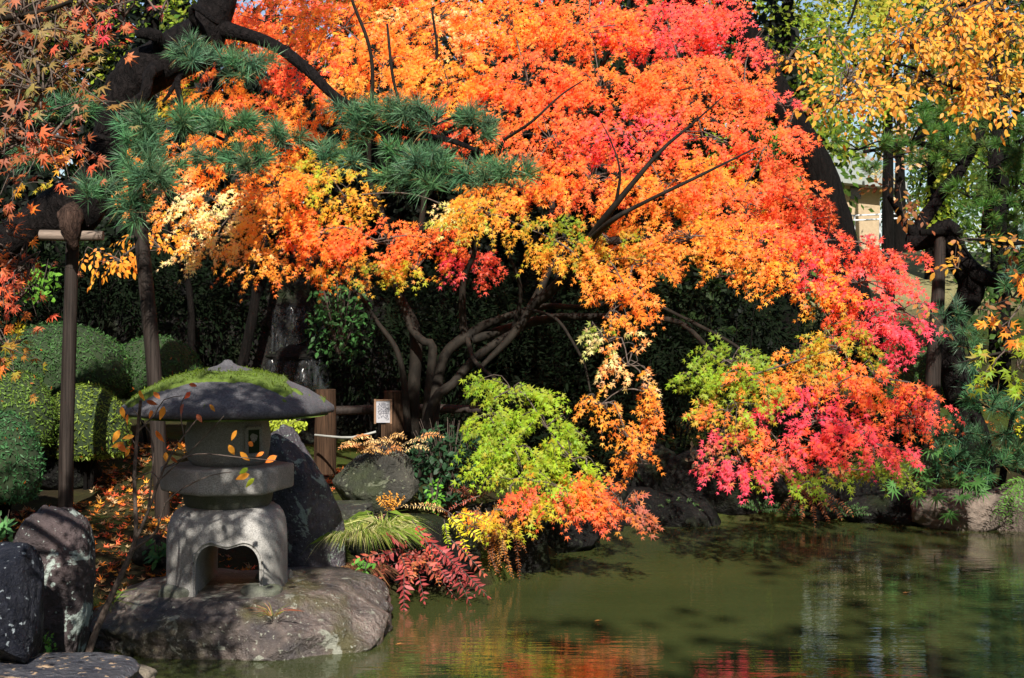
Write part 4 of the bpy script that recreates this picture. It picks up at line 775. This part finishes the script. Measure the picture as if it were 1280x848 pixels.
# ------------------------------------------------------------------ shrubs in the dark under the maple
def leafy_shrub(name, label, c, r, pal, size, dens, seed, group=None, shape=LANCE, m='shade', up=(-.2, -.5, .6)):
    base = on_ground(c[0], c[1]); o = thing(name, label, 'shrub', base, group); mb = MB()
    for q in range(5):
        e = np.array(c) + ball(1)[0] * np.array(r) * .7; tube(mb, [list(base + rng.normal(0, .04, 3)) + [.014], list((base + e) / 2 + rng.normal(0, .05, 3)) + [.01], list(e) + [.004]], .1, 5)
    mb.build('stem', M['dark_bark'], o); mb = MB()
    n = int(dens * 3.2 * math.pi * r[0] * r[2] / (size * size * .3))
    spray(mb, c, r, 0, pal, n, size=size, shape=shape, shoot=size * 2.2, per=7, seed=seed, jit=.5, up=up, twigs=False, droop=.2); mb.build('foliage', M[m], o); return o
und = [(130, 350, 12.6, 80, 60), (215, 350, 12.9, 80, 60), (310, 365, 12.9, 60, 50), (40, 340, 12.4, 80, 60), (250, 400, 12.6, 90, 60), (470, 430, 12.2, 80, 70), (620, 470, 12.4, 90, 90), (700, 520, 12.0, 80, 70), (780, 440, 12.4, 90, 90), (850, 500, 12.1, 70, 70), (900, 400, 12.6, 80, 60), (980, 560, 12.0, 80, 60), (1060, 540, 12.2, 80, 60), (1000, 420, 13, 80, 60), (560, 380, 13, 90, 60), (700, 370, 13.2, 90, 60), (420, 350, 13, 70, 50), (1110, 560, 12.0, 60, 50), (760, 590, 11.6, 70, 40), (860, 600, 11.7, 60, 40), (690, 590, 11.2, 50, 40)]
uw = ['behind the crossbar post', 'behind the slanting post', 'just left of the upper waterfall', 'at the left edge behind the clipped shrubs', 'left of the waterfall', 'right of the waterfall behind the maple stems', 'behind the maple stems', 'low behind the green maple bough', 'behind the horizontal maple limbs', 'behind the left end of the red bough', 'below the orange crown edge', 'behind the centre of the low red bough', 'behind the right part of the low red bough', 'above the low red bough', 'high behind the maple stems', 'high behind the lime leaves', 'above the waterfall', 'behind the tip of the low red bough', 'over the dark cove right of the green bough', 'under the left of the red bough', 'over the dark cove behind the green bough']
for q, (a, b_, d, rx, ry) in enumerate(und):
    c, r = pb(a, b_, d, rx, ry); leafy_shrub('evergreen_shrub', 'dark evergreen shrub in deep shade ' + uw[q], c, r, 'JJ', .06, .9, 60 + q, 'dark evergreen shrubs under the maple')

# clipped azaleas
def clipped(label, px, py, d, rx, ry, seed, col=(.035, .085, .014), group='clipped round shrubs', stems=False):
    c = P(px, py + 1.5 * ry, d); rad = np.array([rx / FPX * d, rx / FPX * d * .85, 1.5 * ry / FPX * d])
    g_ = on_ground(c[0], c[1]); o = thing('clipped_shrub', label, 'shrub', (c[0], c[1], g_[2]), group)
    v, f = ICO[5]; v = v.copy(); v = v * (1 + .06 * fbm(v * 2.2 + seed, seed, 3)[:, None]); low = -.45
    v[:, 2] = np.where(v[:, 2] < low, low + (v[:, 2] - low) * .15, v[:, 2])
    shell = lambda u: np.asarray(c) + u * rad
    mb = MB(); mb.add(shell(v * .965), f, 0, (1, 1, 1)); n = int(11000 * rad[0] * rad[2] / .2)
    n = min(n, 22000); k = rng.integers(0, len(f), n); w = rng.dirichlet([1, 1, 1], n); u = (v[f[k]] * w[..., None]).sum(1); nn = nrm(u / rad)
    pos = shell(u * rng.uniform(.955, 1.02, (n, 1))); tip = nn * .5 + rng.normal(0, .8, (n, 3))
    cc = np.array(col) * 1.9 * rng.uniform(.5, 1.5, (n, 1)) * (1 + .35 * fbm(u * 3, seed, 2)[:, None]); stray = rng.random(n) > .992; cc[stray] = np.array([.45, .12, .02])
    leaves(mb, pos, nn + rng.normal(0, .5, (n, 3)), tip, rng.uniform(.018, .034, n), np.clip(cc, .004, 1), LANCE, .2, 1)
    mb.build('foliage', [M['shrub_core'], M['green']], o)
    mb = MB()
    for q in range(6):
        a = c + np.array([rng.uniform(-.5, .5) * rad[0], rng.uniform(-.6, .2) * rad[1], -.3 * rad[2]]); tube(mb, [list(c + (a - c) * np.array([.25, .25, 0])  + np.array([0, 0, g_[2] - .05 - c[2]])) + [.016], list((a + c) / 2 * [1, 1, 0] + np.array([0, 0, a[2] * .55 + g_[2] * .45])) + [.012], list(a) + [.007]], .06, 6)
    mb.build('stem', M['dark_bark'], o)
clipped('largest clipped green shrub behind the near post at left', 72, 405, 10.3, 92, 42, 1, (.026, .062, .016))
clipped('clipped green shrub behind the slanting post', 192, 420, 10.7, 62, 34, 2, (.02, .05, .012))
clipped('clipped green shrub cut by the left edge in the middle of the group', 10, 462, 9.2, 60, 42, 3, (.055, .095, .014))
clipped('yellow tipped clipped shrub between the two left posts', 108, 480, 9.5, 54, 40, 4, (.085, .12, .016))
clipped('lowest and nearest clipped shrub at the left edge', 2, 512, 8.4, 50, 50, 5, (.024, .07, .024))
clipped('clipped round dark shrub behind the grey prop post at right', 1150, 430, 12.3, 62, 34, 6)
# ------------------------------------------------------------------ ferns, grasses, small plants
def frond(mb, a, dirv, L, n, lw, col, shape=LANCE, sag=.5, mat_=0, taper=.75, ang=1.1, up=None):
    a = np.asarray(a, float); dv = nrm(np.asarray(dirv, float)); t = np.linspace(0, 1, n + 3)[:, None]
    c = a + dv * L * t + np.array([0, 0, -sag * L]) * t ** 2
    tube(mb, np.hstack([c, .0035 * (1 - .7 * t)]), .05, 4, mat=1, cap=False)
    tg = nrm(np.gradient(c, axis=0)); upv = np.array([-.3, -.75, .55]) if up is None else np.array(up)
    s = nrm(np.cross(tg, upv)); pos, nor, tip, sz = [], [], [], []
    for k in range(2, n + 3):
        tt = k / (n + 2); w = lw * (math.sin(math.pi * min(1, .18 + .82 * (1 - tt) ** .8 + .0)) * .45 + (1 - tt) * taper * .6 + .18)
        for sg_ in (-1, 1): pos.append(c[k]); tip.append(s[k] * sg_ + tg[k] * (.55 if k < n + 2 else 2) + np.array([0, 0, -.12])); nor.append(upv); sz.append(w)
    pos, nor, tip, sz = map(np.array, (pos, nor, tip, sz)); m_ = len(pos)
    leaves(mb, pos, nor + rng.normal(0, .4, (m_, 3)), tip + rng.normal(0, .22, (m_, 3)), sz * rng.uniform(.65, 1.2, m_), np.clip(np.array(col) * rng.uniform(.65, 1.3, (m_, 1)), 0, .95), shape, .15, mat_)
def fern(name, label, px, py, d, fr_, group=None, m='fern', **kw):
    """fr_: list of (root px,py, tip px,py, depth change, colour, leaflets, leaflet width px)"""
    o = thing(name, label, 'fern' if 'fern' in name else 'plant', P(px, py, d), group)
    for (x0, y0, x1, y1, dd, col, n, lw) in fr_:
        a, b = P(x0, y0, d), P(x1, y1, d + dd); L = np.linalg.norm(b - a); sag = kw.get('sag', .25); dv = nrm(b - a + np.array([0, 0, sag * L]))
        mb = MB(); frond(mb, a, dv, L, int(n * (1.15 if kw.get('shape') is not None else 1.5)), lw * (.52 if kw.get('shape') is not None else .48) / FPX * d, col, **{**dict(shape=LANCE), **kw}); mb.build('frond', [M[m], M['twig']], o)
    return o
RED = (.36, .055, .055); RED2 = (.45, .1, .06); ORF = (.42, .13, .025); TAN = (.65, .36, .12); PAL = (.75, .52, .22)
FAT = np.array([(0, 0), (.15, .25), (.16, .6), (0, 1), (-.16, .6), (-.15, .25)])
fern('red_leaved_plant', 'dusty red pinnate leaved plant drooping to the water beside the lantern boulder', 510, 690, 7.95,
     [(505, 690, 505, 762, -.35, RED, 12, 30), (500, 690, 445, 700, -.2, RED2, 7, 30), (515, 685, 480, 668, -.2, RED, 6, 26), (520, 690, 545, 722, -.3, RED2, 6, 26),
      (540, 680, 605, 742, -.25, RED, 14, 26), (520, 662, 575, 715, -.2, RED, 13, 26), (515, 650, 545, 700, -.15, (.5, .06, .04), 8, 26), (555, 690, 585, 750, -.2, RED, 8, 28), (480, 700, 470, 740, -.3, RED2, 7, 28), (560, 672, 602, 715, -.15, RED2, 8, 26), (520, 705, 530, 750, -.3, RED, 7, 26)] + [(rng.uniform(490, 550), rng.uniform(670, 700), rng.uniform(455, 590), rng.uniform(690, 745), rng.uniform(-.3, .05), [RED, RED2, (.3, .05, .04), (.5, .16, .05)][k % 4], 8, rng.uniform(16, 24)) for k in range(14)], shape=FAT, sag=.12)
fr_ = []
for k in range(26):
    x0 = rng.uniform(590, 645); y0 = rng.uniform(625, 655); x1 = x0 + rng.uniform(-35, 45); y1 = min(718 - max(0, x1 - 610) * .35, y0 + rng.uniform(35, 75))
    fr_.append((x0, y0, x1, y1, rng.uniform(-.3, 0), [(.42, .13, .025), (.5, .2, .04), (.3, .09, .025), (.55, .3, .08)][k % 4], 17, rng.uniform(10, 15)))
fern('orange_fern', 'rusty orange fern hanging over the water under the green maple bough', 620, 640, 8.5, fr_, sag=.3)
fr_ = []
for k in range(17):
    x0 = rng.uniform(450, 530); y0 = rng.uniform(552, 572); a = rng.uniform(2.5, 3.6) if k % 3 else rng.uniform(-.5, .5); L = rng.uniform(26, 48)
    fr_.append((x0, y0, x0 + L * math.cos(a), y0 - 14 + .45 * L * math.sin(a), rng.uniform(-.35, 0), [PAL, TAN, (.7, .3, .1), TAN, (.5, .2, .06)][k % 5], 10, rng.uniform(11, 16)))
fern('dry_fern', 'straw and orange dry fern in front of the sign', 485, 562, 8.9, fr_, sag=.45)
fern('orange_fern', 'small golden orange fern above the grass clump', 488, 628, 8.3, [(488, 640, 470 + 9 * k, 612 + 4 * abs(k - 2), -.1, (.75, .33, .04), 8, 14) for k in range(5)], sag=.1)
fern('dry_fern', 'red and straw coloured dry fronds spreading across the sunny bank', 540, 640, 8.35,
     [(560, 640, 500, 632, -.2, PAL, 10, 15), (560, 640, 525, 628, -.1, TAN, 10, 14), (520, 650, 560, 670, -.2, RED2, 10, 13), (540, 660, 500, 670, -.2, (.6, .18, .08), 9, 13), (560, 650, 600, 640, -.1, (.55, .15, .06), 10, 14), (600, 620, 560, 640, 0, RED2, 9, 13), (490, 640, 450, 668, -.2, (.7, .3, .2), 8, 12), (530, 655, 552, 690, -.2, TAN, 9, 10)], sag=.2)
YEL = (.62, .55, .02)
fern('yellow_leaved_plant', 'bright yellow green leaved plant above the water between red plant and orange fern', 575, 650, 8.1,
     [(560, 640, 600, 675, -.1, YEL, 9, 22), (560, 642, 585, 690, -.1, YEL, 8, 20), (555, 650, 560, 680, -.1, (.4, .5, .02), 7, 18), (570, 640, 612, 655, -.1, YEL, 8, 20), (560, 645, 575, 660, -.15, (.7, .6, .03), 6, 18)], sag=.1)
fern('brown_fern', 'small dark red brown fern in the shade under the green bough', 580, 610, 8.9, [(590, 625, 560 + 16 * k, 602 + 3 * abs(k - 2), -.1, (.2, .05, .025), 10, 14) for k in range(5)], sag=.2)
fern('dry_fern', 'rust brown dry fern hanging over the far shore under the red bough', 1015, 610, 10.9, [(1012, 608, 975 + 14 * k, 650 - 8 * abs(k - 3) / 3, -.2, (.28, .1, .035), 12, 15) for k in range(7)], sag=.35)
GRN = (.05, .12, .03)
for q, (px, py, lab) in enumerate([(850, 640, 'left end'), (985, 645, 'middle below the dry fern'), (1060, 645, 'right of the dry fern'), (950, 640, 'left of the dry fern')]):
    fern('green_fern', 'small dark green fern at the far water edge, ' + lab, px, py, 10.85, [(px, py, px + 30 * math.cos(a), py - 6 + 16 * math.sin(a), -.15, GRN, 10, 12) for a in np.linspace(-2.9, .2, 6)], group='small ferns along the far shore', sag=.25)
fern('green_fern', 'bright green fern hanging at the right edge of the far shore', 1275, 600, 10.3, [(1278, 598, 1245 + 9 * k, 652 - 3 * abs(k - 2), -.25, (.1, .24, .03), 16, 15) for k in range(6)] + [(1285, 600, 1250, 610, -.2, (.1, .24, .03), 12, 14)], sag=.35)

# broad palmate-leaved plants on the right shore
for q, (px, py, d, lab, n) in enumerate([(1138, 608, 10.15, 'leftmost, under the tip of the red bough', 6), (1162, 575, 10.2, 'right beside the tip of the red bough', 6), (1168, 634, 10.1, 'lowest, touching the waterline', 5), (1200, 608, 10.05, 'in the middle, on the tan rock', 6), (1226, 600, 10.1, 'rightmost, under the low pine', 5)]):
    o = thing('broad_leaved_plant', 'glossy green plant with hand shaped leaves ' + lab, 'plant', P(px, py + 15, d), 'hand leaved plants on the right shore')
    for k in range(n):
        a = rng.uniform(0, 6.28); e = P(px + 22 * math.cos(a), py + 13 * math.sin(a), d - .1 * rng.random()); r0 = P(px, py + 15, d + .05); mb = MB()
        tube(mb, [list(r0) + [.004], list((r0 + e) / 2 + np.array([0, 0, .05])) + [.0035], list(e) + [.003]], .05, 5, mat=1)
        leaves(mb, e[None], np.array([[-.2 + rng.normal(0, .2), -.6, .7 + rng.normal(0, .2)]]), np.array([[math.cos(a) * .7, -.35, -.45 - .3 * math.sin(a)]]), np.array([.1 * rng.uniform(.75, 1.15)]), np.array([[.06, .16, .035]]) * rng.uniform(.7, 1.3), STAR9, .18)
        mb.build('leaf', [M['green'], M['twig']], o)

def grass(label, px, py, d, w, h, n, cols, droop=.9, name='grass_clump', seed=0):
    mb = MB(); c = P(px, py, d); k = n; a = rng.uniform(0, 6.28, k); r = np.sqrt(rng.random(k)) * w / FPX * d * .4
    b = c + np.stack([r * np.cos(a), r * np.sin(a) * .8, 0 * r], -1); L = h / FPX * d * rng.uniform(.35, 1.3, k)
    dv = nrm(np.stack([np.cos(a) * .6, np.sin(a) * .6 - .2, np.ones(k)], -1) + rng.normal(0, .2, (k, 3))); s = nrm(np.cross(dv, rng.normal(size=(k, 3)))) * (.0014 if n < 1000 else .001) * d / 7
    pts = [b + dv * (L * t)[:, None] + (np.array([0, 0, -droop]) + np.stack([np.cos(a), np.sin(a), 0 * a], -1) * .45) * (L * t * t)[:, None] for t in (0, .35, .7, 1)]
    V = np.stack([pts[0] - s, pts[1] - s, pts[2] - s * .7, pts[3], pts[2] + s * .7, pts[1] + s, pts[0] + s], 1)
    cc = np.array(cols)[rng.integers(0, len(cols), k)] * rng.uniform(.6, 1.4, (k, 1)); mb.add(V.reshape(-1, 3), np.arange(7 * k).reshape(k, 7), 0, np.repeat(np.clip(cc, 0, .95), 7, 0), smooth=False)
    return tag(mb.build(name, M['green']), label, 'grass')
GG = [(.2, .3, .04), (.4, .42, .1), (.6, .55, .25), (.14, .22, .03)]
grass('sunlit grass clump drooping over the bank above the red leaved plant', 448, 665, 8.0, 150, 40, 1500, GG, 1.0)
grass('lighter grass tuft right of the drooping clump', 480, 655, 8.1, 45, 48, 160, GG)
grass('tiny reddish grass tuft growing on the lantern boulder', 341, 770, 6.5, 16, 34, 36, [(.2, .24, .04), (.4, .2, .1), (.3, .1, .06)], .6)
grass('small green grass tuft between lichen rock and lantern boulder', 128, 755, 6.75, 40, 46, 70, [(.14, .22, .03), (.25, .3, .05)], .8)
grass('brown withered grass hanging from the bank above the dark rock', 452, 712, 7.85, 60, 36, 220, [(.2, .07, .04), (.12, .05, .03), (.25, .14, .06)], 1.2)

def weed(label, px, py, d, w, h, n, size, col, shape=OVAL, name='small_plant'):
    mb = MB(); c = P(px, py, d)
    for k in range(max(4, n // 10)):
        e = c + np.array([rng.uniform(-.4, .4) * w, rng.uniform(-.2, .2) * w, rng.uniform(.2, .6) * h]) / FPX * d
        tube(mb, [list(c + np.array([0, 0, -.45 * h / FPX * d])) + [.003], list(e) + [.0015]], .05, 4, mat=1, cap=False)
    pos = c + ball(n) * np.array([w / 2, w / 2.5, h / 2]) / FPX * d
    leaves(mb, pos, np.array([-.2, -.5, .7]) + rng.normal(0, .4, (n, 3)), rng.normal(0, 1, (n, 3)) + np.array([0, -.2, -.2]), size * rng.uniform(.7, 1.2, n), np.clip(np.array(col) * rng.uniform(.6, 1.4, (n, 1)), 0, .9), shape, .25)
    return tag(mb.build(name, [M['green'], M['twig']]), label, 'plant')
weed('fresh light green weed at the foot of the lichen rock', 50, 808, 6.05, 42, 34, 90, .022, (.14, .34, .04))
weed('dark green leafy plant on the small rock left of the lantern', 196, 690, 7.45, 38, 26, 40, .05, (.05, .16, .04))
weed('pale green leaves behind the lichen rock at the left edge', 4, 660, 6.6, 24, 40, 26, .05, (.1, .24, .08))
weed('upright bright green weed behind the sunny dry fronds', 543, 620, 8.6, 20, 50, 60, .03, (.14, .36, .03))
weed('dark leaved shrub with glossy leaves left of the green maple bough', 560, 580, 9.1, 110, 100, 700, .05, (.022, .06, .024), name='dark_shrub')
weed('lime green leaf cluster in sun above the left shrubs', 48, 355, 10.2, 60, 56, 110, .055, (.12, .28, .03), name='leafy_plant')
weed('yellow green leaves glimpsed below the right edge of the lantern roof', 345, 532, 8.6, 80, 14, 260, .035, (.3, .36, .03), name='leafy_plant')
weed('green weed between tall purple rock and lantern boulder', 455, 708, 7.4, 26, 16, 26, .035, (.1, .26, .04))
weed('glossy leaved shrub lit in spots beside the upper waterfall', 425, 400, 12.0, 90, 110, 420, .06, (.04, .12, .03), name='dark_shrub')
weed('lone leafy tuft with yellow flowers at the right edge above the fern', 1276, 537, 10.3, 16, 14, 24, .03, (.5, .5, .03))
weed('round leaved creeping plant on the dark shore left of the red bough', 878, 572, 11.0, 50, 34, 30, .055, (.2, .16, .1))

# bare sapling with a few orange leaves before the lantern
sp = thing('sapling', 'thin bare sapling with a few orange leaves in front of the lantern', 'sapling', P(118, 795, 6.15))
D_ = 6.1
limbs(sp, 'stem', [[(104, 845, D_, 9), (116, 800, D_, 9), (135, 755, D_, 8), (160, 700, D_, 7), (170, 668, D_, 6), (168, 600, D_, 5), (172, 540, D_, 4.5), (176, 500, D_ - .05, 4)]], m='twig', bump=.05)
limbs(sp, 'twig', [[(163, 690, D_, 5), (185, 640, D_, 4), (205, 585, D_, 3), (230, 545, D_, 2), (250, 520, D_ - .05, 1.5)], [(163, 690, D_, 4), (195, 665, D_ - .05, 3), (206, 630, D_ - .1, 2.2), (230, 610, D_ - .1, 2), (262, 595, D_ - .15, 1.5), (290, 590, D_ - .15, 1)],
    [(185, 640, D_, 3), (192, 560, D_, 2.2), (180, 530, D_, 1.6), (165, 510, D_, 1.2)], [(205, 585, D_, 2.2), (245, 568, D_ - .1, 1.8), (300, 572, D_ - .15, 1.4), (345, 576, D_ - .2, 1)], [(200, 600, D_, 2), (240, 562, D_ - .05, 1.6), (262, 540, D_ - .1, 1.2), (280, 520, D_ - .1, .9)],
    [(172, 540, D_, 2.4), (192, 520, D_, 1.8), (205, 500, D_, 1.2), (228, 495, D_, .9)], [(230, 545, D_, 1.6), (225, 510, D_, 1.2), (235, 490, D_, .9)], [(168, 600, D_, 2), (190, 590, D_ - .05, 1.6), (200, 605, D_ - .06, 1.2)], [(172, 560, D_, 2), (160, 540, D_, 1.4), (155, 520, D_, 1)]], m='twig', bump=0, k=6)
lf = [(152, 515, 'Y'), (150, 545, 'Y'), (155, 560, 'Y'), (163, 568, 'Y'), (147, 562, 'O'), (168, 552, 'Y'), (183, 508, 'K'), (192, 497, 'O'), (175, 495, 'Y'), (236, 487, 'K'), (238, 497, 'R'), (246, 525, 'K'), (195, 545, 'O'), (207, 572, 'Y'), (215, 578, 'K'), (262, 513, 'Y'), (286, 563, 'Y'), (300, 572, 'Y'), (310, 592, 'G'), (318, 605, 'L'), (312, 600, 'Y'), (346, 577, 'O'), (330, 572, 'O'), (310, 560, 'O'), (296, 545, 'Y'), (230, 512, 'M'), (205, 515, 'Y'), (160, 525, 'O'), (188, 520, 'O'), (222, 560, 'Y')]
for x, y, k in lf:
    mb = MB(); n = 1; leaves(mb, P(x, y - 7, D_ - .12)[None], np.array([[rng.normal(0, .4), -.8, rng.normal(.2, .3)]]), np.array([[rng.normal(0, .8), 0, -.6]]), np.array([rng.uniform(.036, .058)]), np.array([C[k]]) * rng.uniform(.7, 1.1), OVAL, .5)
    mb.build('leaf', M['maple'], sp)

# ------------------------------------------------------------------ fallen leaves
n = 9000; x = rng.uniform(-4.2, -.4, n); y = rng.uniform(6.6, 11, n); dn = fbm(np.stack([x * 1.3, y * 1.3, x * 0], -1), 77, 3) + .35 * np.exp(-((x + 2.1) / .45) ** 2); d = pond_dist(x, y)
k = (d > .12) & (dn > .08); x, y = x[k], y[k]; n = len(x)
pos = np.stack([x, y, H(x, y) + rng.uniform(.006, .02, n)], -1); pal = np.array([C['O'], C['R'], (.55, .3, .12), (.3, .1, .05), (.6, .4, .2), C['Y']])
mb = MB(); leaves(mb, pos, np.array([0, 0, 1]) + rng.normal(0, .35, (n, 3)), rng.normal(size=(n, 3)), rng.uniform(.028, .045, n), pal[rng.integers(0, 6, n)] * rng.uniform(.5, 1, (n, 1)), STAR5, -.3)
n2 = 1600; x = rng.uniform(.3, 6, n2); y = rng.uniform(11, 15, n2); pos = np.stack([x, y, H(x, y) + .012], -1)
leaves(mb, pos, np.array([0, 0, 1]) + rng.normal(0, .35, (n2, 3)), rng.normal(size=(n2, 3)), rng.uniform(.03, .05, n2), pal[rng.integers(0, 6, n2)] * rng.uniform(.4, .8, (n2, 1)), STAR5, -.3)
tag(mb.build('fallen_leaves', M['dry']), 'orange and red fallen maple leaves strewn over the mossy bank', 'fallen leaves', kind='stuff')
fl = [(745, 777, 'orange brown floating maple leaf near the middle of the pond'), (497, 806, 'pale floating leaf in the water right of the lantern boulder'), (1130, 742, 'dull red floating leaf on the right part of the pond')]
for x, y, lab in fl:
    d = CAM_Z * FPX / (y - HY); mb = MB(); leaves(mb, (P(x, y, d) + (0, 0, .004))[None], np.array([[0, 0, 1.]]), np.array([[.8, -.4, 0]]), np.array([.04]), np.array([(.45, .2, .06)]), STAR7, -.1); tag(mb.build('floating_leaf', M['dry']), lab, 'leaf')
